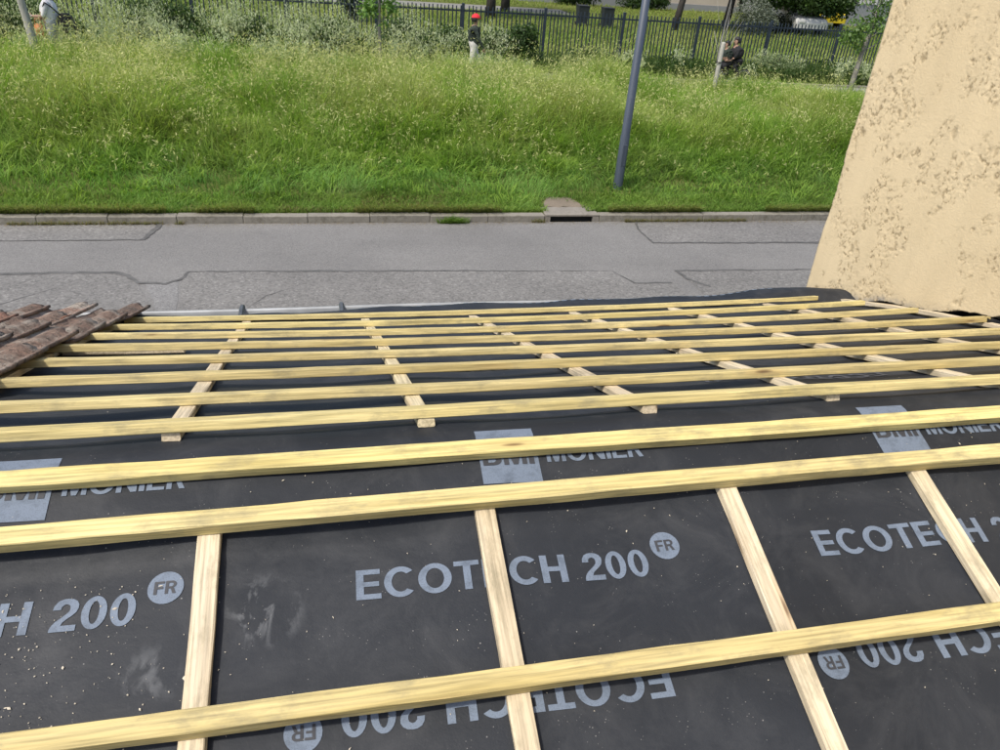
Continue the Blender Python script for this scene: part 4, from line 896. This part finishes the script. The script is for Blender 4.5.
tree('cypress', 'dark columnar evergreen beyond the fence left of the slim young tree', 1.15, 33.2, .65, [(0, 0, -.1), (0, 0, .5), (0, 0, 4.5)], [.2, .17, .03], [], [(0, 0, 1.2, .55, .55, 1.1, 1), (0, 0, 2.8, .5, .5, 1.5, 1), (0, 0, 4.2, .3, .3, 1.0, .5)], 9000, .10, (.010, .022, .009), (.035, .06, .02), 'bark_dark')
tree('park_tree', 'low-hanging dark green tree behind the fence at the upper right', 23.3, 37.5, .65, [(0, 0, -.1), (0, 0, .8), (.1, 0, 2.0), (.1, 0, 4.5)], [.28, .24, .2, .05], auto_limbs(1.3, 4.0, 9, 2.0, .07, 21),
     [(-1.8, 0, 1.9, 1.5, 1.5, .9, 1), (.6, -.6, 1.75, 1.9, 1.4, .9, 1.2), (1.5, -.3, 1.75, 1.1, 1.2, .9, .8), (-3.2, 0, 2.6, 1.3, 1.2, .9, .8), (0, 0, 3.6, 2.5, 2.2, 1.4, 1.0)], 24000, .17, D0, (.075, .135, .03), 'bark_dark', 'trees in the park beyond the fence')
tree('silver_shrub', 'grey-green rounded shrub behind the fence left of the low-hanging tree', 19.8, 35.6, .65, [(0, 0, -.1), (0, 0, .8)], [.05, .02], [], [(0, 0, .9, .9, .7, .8, 1), (.7, 0, .7, .7, .6, .6, .7)], 4200, .09, (.10, .12, .09), (.22, .25, .19), 'bark_dark', None, 'shrub')

# ------------------------------------------------------------------ things beyond the fence
bd = tag(empty('beige_building', (18, 47, .65)), 'beige building wall base beyond the park trees', 'building')
link('wall', box_mesh(-7.0, 7.0, 0, 8, -.3, 6.5), M['beige_wall'], bd); link('plinth', box_mesh(-7.05, 7.05, -.06, -.002, -.3, .35), M['grey_wall'], bd)
link('roof', box_mesh(-7.4, 7.4, -.4, 8.4, 6.51, 6.8), M['roof_far'], bd)
for xx in (-5, -2, 1, 4):
    w = link('window', box_mesh(xx, xx + 1.2, -.05, .02, 2.2, 3.6), M['white_paint'], bd); link('pane', box_mesh(xx + .08, xx + 1.12, -.07, -.052, 2.28, 3.52), M['glass'], w)
bd = tag(empty('grey_building', (31, 43, .65)), 'grey building behind the fence at the far upper right', 'building')
link('wall', box_mesh(-5.5, 6, 0, 8, -.3, 6), M['grey_wall'], bd); link('roof', box_mesh(-5.8, 6.3, -.3, 8.3, 6.01, 6.3), M['roof_far'], bd)
for xx in np.arange(-1.4, 4, .26): link('louvre', box_mesh(xx, xx + .12, -.08, -.003, 1.2, 4.5), M['white_paint'], bd)
link('door', box_mesh(-4.2, -3.2, -.05, -.003, -.2, 2.0), M['glass'], bd)
def bin_(x, y, label):
    b = tag(empty('wheelie_bin', (x, y, .65)), label, 'bin', 'wheelie bins in the park'); b.scale = (.85,) * 3
    bm = bmesh.new(); A = [bm.verts.new(p) for p in ((-.23, -.24, .08), (.23, -.24, .08), (.23, .24, .08), (-.23, .24, .08))]; B = [bm.verts.new(p) for p in ((-.29, -.30, .95), (.29, -.30, .95), (.29, .32, .95), (-.29, .32, .95))]
    bm.faces.new(A[::-1]); bm.faces.new(B); [bm.faces.new((A[i], A[(i + 1) % 4], B[(i + 1) % 4], B[i])) for i in range(4)]; link('body', bm_mesh(bm), M['bin'], b)
    bm = bmesh.new(); box(bm, -.31, .31, -.33, .36, .955, 1.0); bmesh.ops.bevel(bm, geom=bm.edges[:], offset=.02, segments=2, affect='EDGES'); link('lid', bm_mesh(bm), M['bin'], b)
    for sx in (-.25, .25): link('wheel', tube_mesh([(sx - .03, .28, .1), (sx + .03, .28, .1)], .1, 14), M['rubber'], b)
    link('handle', tube_mesh([(-.2, .40, .98), (.2, .40, .98)], .015, 6), M['bin'], b)
bin_(11.55, 36.0, 'left of two dark wheelie bins beyond the fence'); bin_(12.6, 35.6, 'right of two dark wheelie bins beyond the fence, nearer the lamp post')
def car(x, y, rz, label, paint):
    c = tag(empty('parked_car', (x, y, .65), rz), label, 'car')
    prof = [(-2.0, .35), (-2.02, .62), (-1.85, .80), (-1.0, .92), (-.45, 1.38), (.85, 1.42), (1.55, 1.02), (1.95, .92), (2.02, .6), (2.0, .35)]
    bm = bmesh.new(); rings = []
    for yy, sc, dz in ((-.82, .97, -.04), (-.74, 1, 0), (.74, 1, 0), (.82, .97, -.04)):
        rings.append([bm.verts.new((px * sc, yy * (1 if pz < 1 else .86), pz + (dz if pz > .5 else 0))) for px, pz in prof])
    for a, b in zip(rings, rings[1:]):
        for k in range(len(prof)): bm.faces.new((a[k], a[(k + 1) % len(prof)], b[(k + 1) % len(prof)], b[k]))
    bm.faces.new(rings[0][::-1]); bm.faces.new(rings[-1]); bmesh.ops.recalc_face_normals(bm, faces=bm.faces); link('body', bm_mesh(bm), M[paint], c)
    for sy in (-1, 1):
        bm = bmesh.new(); bm.faces.new([bm.verts.new((px, sy * (.835 if pz < 1.0 else .745), pz)) for px, pz in ((-.85, .96), (-.42, 1.28), (.78, 1.32), (1.35, 1.0))]); link('side_window', bm_mesh(bm), M['glass'], c)
        for wx in (-1.25, 1.25):
            w = link('wheel', tube_mesh([(wx, sy * .66, .31), (wx, sy * .86, .31)], .31, 18), M['rubber'], c); link('rim', tube_mesh([(wx, sy * .862, .31), (wx, sy * .875, .31)], .19, 14), M['steel'], w)
    for sy in (-.55, .55): link('headlight', box_mesh(-2.05, -2.0, sy - .14, sy + .14, .62, .74, bev=.01), M['white_paint'], c)
car(23.6, 38.2, R(84), 'white car parked behind the fence under the low-hanging tree', 'white_paint')
car(27.3, 42.2, R(84), 'yellow car parked behind the fence by the grey building', 'yellow_paint')
hd = tag(empty('low_hedge', (21.5, 37.0, .65)), 'low black-green hedge behind the fence above the cyclists', 'hedge')
V, F, C = leaf_cloud([(q, 0, .45, .55, .5, .5, 1) for q in np.arange(-1.3, 1.4, .45)], 6500, .08, (.006, .010, .006), (.018, .028, .012)); link('foliage', np_mesh('leaves', V, F, C), M['leaf'], hd)
bm = bmesh.new(); [tube(bm, [(q, 0, -.05), (q, 0, .5)], .02, 5) for q in np.arange(-1.2, 1.3, .4)]; link('stem', bm_mesh(bm), M['bark_dark'], hd)

# ------------------------------------------------------------------ people
def skin_figure(nodes, edges, fingers, regions, mats, parent, h, fat=1.25):
    """nodes: name -> (x,y,z,r); one continuous skinned body; each face takes the cloth of its nearest bone"""
    bm = bmesh.new(); lay_ = bm.verts.layers.skin.verify(); vs_ = {}
    for k, (x, y, z, r) in nodes.items():
        v = bm.verts.new((x, y, z)); r *= (fat * 1.2 if k in ('chest', 'waist', 'pelvis') else fat) if r > .036 and k not in ('head', 'crown', 'chin', 'neck') else 1; v[lay_].radius = (r, r); vs_[k] = v
    vs_['pelvis'][lay_].use_root = True
    for a, b in edges: bm.edges.new((vs_[a], vs_[b]))
    for ch in fingers:
        pv = None
        for i, (x, y, z, r) in enumerate(ch):
            v = bm.verts.new((x, y, z)); v[lay_].radius = (r, r)
            if pv is None: v[lay_].use_root = True
            else: bm.edges.new((pv, v))
            pv = v
    me = bm_mesh(bm, 'body'); o = link('body', me)
    o.modifiers.new('skin', 'SKIN').use_smooth_shade = True; sb = o.modifiers.new('sub', 'SUBSURF'); sb.levels = 2; sb.render_levels = 2
    dg = bpy.context.evaluated_depsgraph_get(); dg.update(); m2 = bpy.data.meshes.new_from_object(o.evaluated_get(dg)); bpy.data.objects.remove(o)
    m2.materials.clear()
    for m in mats: m2.materials.append(m)
    segs = [(Vector(nodes[a][:3]), Vector(nodes[b][:3]), regions.get((a, b), 0)) for a, b in edges]
    fs = [Vector(c[:3]) for ch in fingers for c in ch]
    for p in m2.polygons:
        c = p.center; best = (9, 0)
        for a, b, rg in segs:
            ab = b - a; t = max(0, min(1, (c - a).dot(ab) / max(ab.length_squared, 1e-9))); d = (c - a - ab * t).length
            if d < best[0]: best = (d, rg)
        if fs and min((c - q).length for q in fs) < .02: best = (0, 0)
        p.material_index = best[1]; p.use_smooth = True
    return link('body', m2, None, parent)
def hand(wr, d, up, thumb):
    """five unequal bent finger chains from a palm at wr pointing along d"""
    d = Vector(d).normalized(); up = Vector(up); up = (up - d * up.dot(d)).normalized(); sd2 = d.cross(up); wr = Vector(wr); out = []
    for i, L in enumerate((.062, .074, .068, .052)):
        b = wr + d * .07 + sd2 * (i - 1.5) * .019; m_ = b + d * L * .55 - up * .006; t = m_ + d * L * .40 - up * .022; out.append([(*b, .009), (*m_, .0085), (*t, .0075)])
    b = wr + d * .025 + sd2 * thumb * .030; m_ = b + d * .030 + sd2 * thumb * .025; t = m_ + d * .028 + sd2 * thumb * .004 - up * .01; out.append([(*b, .011), (*m_, .010), (*t, .008)]); return out
def face(parent, hc, s, hairmat, cap=None, long=False):
    """nose, eyes, ears, mouth and hair round the head centre hc, facing +x"""
    x, y, z = hc
    bm = bmesh.new(); bmesh.ops.create_icosphere(bm, subdivisions=2, radius=1)
    for v in bm.verts: v.co = Vector((v.co.x * .016 + x + .098 * s, v.co.y * .014 + y, v.co.z * .022 + z - .012 + (-.006 if v.co.x > 0 else 0)))
    for sy in (-1, 1):
        q = bmesh.ops.create_icosphere(bm, subdivisions=1, radius=1)['verts']
        for v in q: v.co = Vector((v.co.x * .018 + x - .002, v.co.y * .010 + y + sy * .083 * s, v.co.z * .03 + z - .005))
    link('nose_and_ears', bm_mesh(bm), M['skin'], parent, True)
    for sy in (-1, 1):
        bm = bmesh.new(); bmesh.ops.create_icosphere(bm, subdivisions=1, radius=.011); bmesh.ops.translate(bm, verts=bm.verts, vec=(x + .082 * s, y + sy * .033, z + .012)); link('eye', bm_mesh(bm), M['hair'], parent, True)
    link('mouth', box_mesh(x + .080 * s, x + .090 * s, y - .022, y + .022, z - .055, z - .047, bev=.003), M['red_cloth'] if False else M['orange'], parent)
    bm = bmesh.new(); bmesh.ops.create_icosphere(bm, subdivisions=3, radius=1)
    kill = [v for v in bm.verts if (v.co.x > .42 and v.co.z < .38) or v.co.z < (-.55 if not long else -.8)]; bmesh.ops.delete(bm, geom=kill, context='VERTS')
    for v in bm.verts:
        n_ = mnoise.noise(v.co * 5) * .08; v.co = Vector((v.co.x * (.128 + n_ * .1) * s + x - .012, v.co.y * (.116 + n_ * .1) * s + y, v.co.z * (.140 + n_ * .1) * s + z + .012))
    link('hair', bm_mesh(bm), hairmat, parent, True)
    if cap:
        bm = bmesh.new(); bmesh.ops.create_icosphere(bm, subdivisions=3, radius=1); bmesh.ops.delete(bm, geom=[v for v in bm.verts if v.co.z < .12], context='VERTS')
        for v in bm.verts: v.co = Vector((v.co.x * .140 + x, v.co.y * .128 + y, v.co.z * .150 + z + .022))
        c_ = link('cap', bm_mesh(bm), cap, parent, True)
        bm = bmesh.new(); top = []; bot = []
        for k in range(9):
            a = R(-62 + 124 * k / 8); top.append((x + .105 * math.cos(a), y + .098 * math.sin(a), z + .045)); bot.append((x + (.105 + .085 * math.cos(a)) * math.cos(a) + .02, y + .105 * math.sin(a), z + .030))
        tv = [bm.verts.new(p) for p in top]; bv = [bm.verts.new(p) for p in bot]; [bm.faces.new((tv[i], bv[i], bv[i + 1], tv[i + 1])) for i in range(8)]
        bmesh.ops.solidify(bm, geom=bm.faces[:], thickness=.006); link('visor', bm_mesh(bm), cap, c_, True)
def walker(name_label, x, y, z, rz, scale, shirt, trous, sleeve_skin, cap=None, arm=None, stride=.22, shoes='rubber'):
    t = tag(empty('person', (x, y, z), rz), name_label, 'person'); t.scale = (scale,) * 3
    N = {'pelvis': (0, 0, .93, .135), 'waist': (0, 0, 1.06, .125), 'chest': (.01, 0, 1.27, .150), 'base': (.0, 0, 1.43, .085), 'neck': (.015, 0, 1.50, .052), 'chin': (.035, 0, 1.575, .070), 'head': (.02, 0, 1.64, .088), 'crown': (.01, 0, 1.715, .062)}
    Ed = [('pelvis', 'waist'), ('waist', 'chest'), ('chest', 'base'), ('base', 'neck'), ('neck', 'chin'), ('chin', 'head'), ('head', 'crown')]
    # materials: 0 skin 1 shirt 2 trousers 3 shoes
    Rg = {('pelvis', 'waist'): 2, ('waist', 'chest'): 1, ('chest', 'base'): 1}
    fing = []
    for sy, sw in ((1, 1), (-1, -1)):
        q = 'l' if sy > 0 else 'r'
        N['hip' + q] = (.0, sy * .09, .88, .095); N['kn' + q] = (sw * stride * .55 + .05, sy * .10, .50, .068); N['an' + q] = (sw * stride * 1.1 - (.06 if sw < 0 else 0), sy * .10, .085 + (.05 if sw < 0 else 0), .045); N['toe' + q] = (sw * stride * 1.1 + .16 - (.06 if sw < 0 else 0), sy * .115, .035 + (.01 if sw < 0 else 0), .036)
        Ed += [('pelvis', 'hip' + q), ('hip' + q, 'kn' + q), ('kn' + q, 'an' + q), ('an' + q, 'toe' + q)]
        for a, b, m in (('pelvis', 'hip' + q, 2), ('hip' + q, 'kn' + q, 2), ('kn' + q, 'an' + q, 2), ('an' + q, 'toe' + q, 3)): Rg[(a, b)] = m
        el, wr = (arm[q] if arm and q in arm else ((-sw * .12, sy * .24, 1.10), (-sw * .12 + .14, sy * .25, .88)))
        N['sh' + q] = (0, sy * .185, 1.395, .062); N['el' + q] = (*el, .043); N['wr' + q] = (*wr, .028); d = (Vector(wr) - Vector(el)).normalized(); pl_ = Vector(wr) + d * .06; N['pa' + q] = (*pl_, .034)
        Ed += [('base', 'sh' + q), ('sh' + q, 'el' + q), ('el' + q, 'wr' + q), ('wr' + q, 'pa' + q)]; Rg[('base', 'sh' + q)] = 1; Rg[('sh' + q, 'el' + q)] = 1; Rg[('el' + q, 'wr' + q)] = 0 if sleeve_skin else 1
        fing += hand(wr, d, (0, sy, .1), 1)
    skin_figure(N, Ed, fing, Rg, [M['skin'], M[shirt], M[trous], M[shoes]], t, 1.75)
    face(t, (.022, 0, 1.645), 1.0, M['hair'], cap); return t
PZ = .657
walker('person in red cap, dark camouflage top and pale trousers walking on the path', 4.02, 21.85, PZ, 0.0, .90, 'camo', 'pale_cloth', False, M['red_cloth'])
pw = walker('person in white top and pale grey trousers on the path at the far left', -6.30, 21.4, PZ, math.pi, 1.0, 'white_cloth', 'grey_cloth', True, None, {'l': ((.10, .22, 1.13), (.34, .14, 1.12)), 'r': ((.04, -.24, 1.12), (.26, -.16, 1.05))}, .10)
bg_ = tag(empty('shoulder_bag', (-5.98, 21.35, PZ)), 'black bag hanging behind the person in white at far left', 'bag')
bm = bmesh.new(); box(bm, -.13, .13, -.17, .17, .62, 1.20)
for v in bm.verts: v.co.x += (1.2 - v.co.z) * .22
bmesh.ops.bevel(bm, geom=bm.edges[:], offset=.05, segments=3, affect='EDGES'); link('pouch', bm_mesh(bm), M['black_cloth'], bg_, True)
link('strap', tube_mesh([(-.05, -.15, 1.18), (-.20, -.2, 1.36), (-.32, -.2, 1.44), (-.40, -.17, 1.30)], .016, 8), M['black_cloth'], bg_, True)
hb = tag(empty('handbag', (-6.54, 21.18, PZ)), 'tan handbag carried in front of the person in white', 'bag')
bm = bmesh.new(); box(bm, -.09, .09, -.04, .04, .62, .98); bmesh.ops.bevel(bm, geom=bm.edges[:], offset=.03, segments=3, affect='EDGES'); link('pouch', bm_mesh(bm), M['orange'], hb, True)
link('strap', tube_mesh([(-.07, 0, .96), (-.05, 0, 1.08), (.05, 0, 1.08), (.07, 0, .96)], .01, 6), M['orange'], hb, True)
pp = tag(empty('paper', (-6.72, 21.25, PZ + 1.12)), 'white paper held out by the person at the far left', 'paper')
bm = bmesh.new(); P = [[(-.12 + .05 * i, -.10 + .05 * j, .03 * math.sin(i * .7)) for j in range(5)] for i in range(5)]; g_ = [[bm.verts.new(p) for p in row] for row in P]
for i in range(4):
    for j in range(4): bm.faces.new((g_[i][j], g_[i + 1][j], g_[i + 1][j + 1], g_[i][j + 1]))
bmesh.ops.solidify(bm, geom=bm.faces[:], thickness=.003); link('sheet', bm_mesh(bm), M['white_cloth'], pp)

# bicycle facing -X, with two riders
BX, BY = 11.78, 21.75
bike = tag(empty('bicycle', (BX, BY, PZ), math.pi), 'dark bicycle ridden by two people beside the wooden stake', 'bicycle'); bike.scale = (.90,) * 3
def torus(bm, c, r0, r1, n=28, m=6):
    rings = []
    for i in range(n):
        a = 2 * math.pi * i / n; rings.append([bm.verts.new((c[0] + (r0 + r1 * math.cos(b)) * math.cos(a), c[1] + r1 * math.sin(b), c[2] + (r0 + r1 * math.cos(b)) * math.sin(a))) for b in [2 * math.pi * j / m for j in range(m)]])
    for i in range(n):
        for j in range(m): bm.faces.new((rings[i][j], rings[(i + 1) % n][j], rings[(i + 1) % n][(j + 1) % m], rings[i][(j + 1) % m]))
for wx in (-.48, .48):
    bm = bmesh.new(); torus(bm, (wx, 0, .30), .28, .022); w = link('wheel', bm_mesh(bm), M['rubber'], bike, True)
    bm = bmesh.new(); torus(bm, (wx, 0, .30), .255, .010); link('rim', bm_mesh(bm), M['steel'], w, True)
    bm = bmesh.new(); [tube(bm, [(wx, 0, .30), (wx + .25 * math.cos(a), 0, .30 + .25 * math.sin(a))], .002, 4) for a in np.arange(0, 6.28, .45)]; link('spokes', bm_mesh(bm), M['steel'], w)
bm = bmesh.new(); bb, stt, hdt, hdb, rr_, ff = (-.05, 0, .28), (-.18, 0, .66), (.32, 0, .72), (.35, 0, .60), (-.48, 0, .30), (.48, 0, .30)
for a, b, rad in ((bb, stt, .017), (stt, hdt, .016), (bb, hdb, .019), (hdt, hdb, .02), (rr_, bb, .011), (rr_, stt, .010), (hdb, ff, .014)): tube(bm, [a, b], rad, 8)
link('frame', bm_mesh(bm), M['black_cloth'], bike, True)
link('handlebar', tube_mesh([(.22, -.27, .90), (.29, -.2, .91), (.31, 0, .88), (.29, .2, .91), (.22, .27, .90)], .014, 8), M['black_cloth'], bike, True); link('stem', tube_mesh([(.32, 0, .72), (.31, 0, .89)], .014, 8), M['steel'], bike, True)
bm = bmesh.new(); box(bm, -.30, -.06, -.07, .07, .74, .79)
for v in bm.verts:
    if v.co.x > -.1: v.co.y *= .35
bmesh.ops.bevel(bm, geom=bm.edges[:], offset=.02, segments=2, affect='EDGES'); link('saddle', bm_mesh(bm), M['black_cloth'], bike, True); link('seat_post', tube_mesh([stt, (-.19, 0, .75)], .013, 8), M['steel'], bike)
link('crank', tube_mesh([(-.05, -.07, .28), (.08, -.09, .18), (.08, -.17, .18)], .012, 6), M['steel'], bike); link('crank', tube_mesh([(-.05, .07, .28), (-.18, .09, .38), (-.18, .17, .38)], .012, 6), M['steel'], bike)
def rider(label, x0, seat, feet, handpos, sc, shirt, trous):
    t = tag(empty('person', (BX, BY, PZ), math.pi), label, 'person'); t.scale = (.90,) * 3
    px, pz = x0, seat + .10 * sc; lean = .16 * sc; N = {'pelvis': (px, 0, pz, .12 * sc), 'waist': (px + lean * .3, 0, pz + .13 * sc, .12 * sc), 'chest': (px + lean * .7, 0, pz + .32 * sc, .145 * sc), 'base': (px + lean, 0, pz + .46 * sc, .08 * sc), 'neck': (px + lean * 1.1, 0, pz + .53 * sc, .05 * sc),
         'chin': (px + lean * 1.1 + .03, 0, pz + .60 * sc, .068 * sc), 'head': (px + lean * 1.1 + .02, 0, pz + .665 * sc, .088 * sc), 'crown': (px + lean * 1.1 + .01, 0, pz + .74 * sc, .062 * sc)}
    Ed = [('pelvis', 'waist'), ('waist', 'chest'), ('chest', 'base'), ('base', 'neck'), ('neck', 'chin'), ('chin', 'head'), ('head', 'crown')]; Rg = {('pelvis', 'waist'): 2, ('waist', 'chest'): 1, ('chest', 'base'): 1}; fing = []
    for i, (sy, q) in enumerate(((1, 'l'), (-1, 'r'))):
        fx, fz = feet[i]; hx, hz = handpos; hipx = px + .02
        kx = (hipx + fx) / 2 + .20 * sc; kz = (pz + fz) / 2 + .12 * sc
        N['hip' + q] = (hipx, sy * .085 * sc, pz - .03, .088 * sc); N['kn' + q] = (kx, sy * .11 * sc, kz, .062 * sc); N['an' + q] = (fx - .05, sy * .11, fz + .07, .042 * sc); N['toe' + q] = (fx + .10 * sc, sy * .12, fz + .035, .034 * sc)
        sx, sz = px + lean, pz + .42 * sc; N['sh' + q] = (sx, sy * .17 * sc, sz, .058 * sc); N['el' + q] = ((sx + hx) / 2 - .02, sy * .21 * sc, (sz + hz) / 2 - .06 * sc, .042 * sc); N['wr' + q] = (hx - .06, sy * .20 * sc, hz + .01, .028 * sc); N['pa' + q] = (hx, sy * .20 * sc, hz + .01, .033 * sc)
        Ed += [('pelvis', 'hip' + q), ('hip' + q, 'kn' + q), ('kn' + q, 'an' + q), ('an' + q, 'toe' + q), ('base', 'sh' + q), ('sh' + q, 'el' + q), ('el' + q, 'wr' + q), ('wr' + q, 'pa' + q)]
        for a, b, m in (('pelvis', 'hip' + q, 2), ('hip' + q, 'kn' + q, 2), ('kn' + q, 'an' + q, 2), ('an' + q, 'toe' + q, 3), ('base', 'sh' + q, 1), ('sh' + q, 'el' + q, 1), ('el' + q, 'wr' + q, 1)): Rg[(a, b)] = m
        fing += hand(N['wr' + q][:3], (.8, 0, -.3), (0, 0, 1), 1)
    skin_figure(N, Ed, fing, Rg, [M['skin'], M[shirt], M[trous], M['rubber']], t, 1.4, 1.6); face(t, (N['head'][0], 0, N['head'][2] + .005), sc, M['hair'])
rider('person in black jacket with black hair riding at the back of the bicycle', -.16, .70, ((-.16, .38), (.10, .16)), (.16, .92), .94, 'black_cloth', 'black_cloth')
rider('smaller person in dark green top riding at the front of the bicycle', .19, .70, ((.22, .40), (.28, .36)), (.30, .91), .80, 'camo', 'black_cloth')
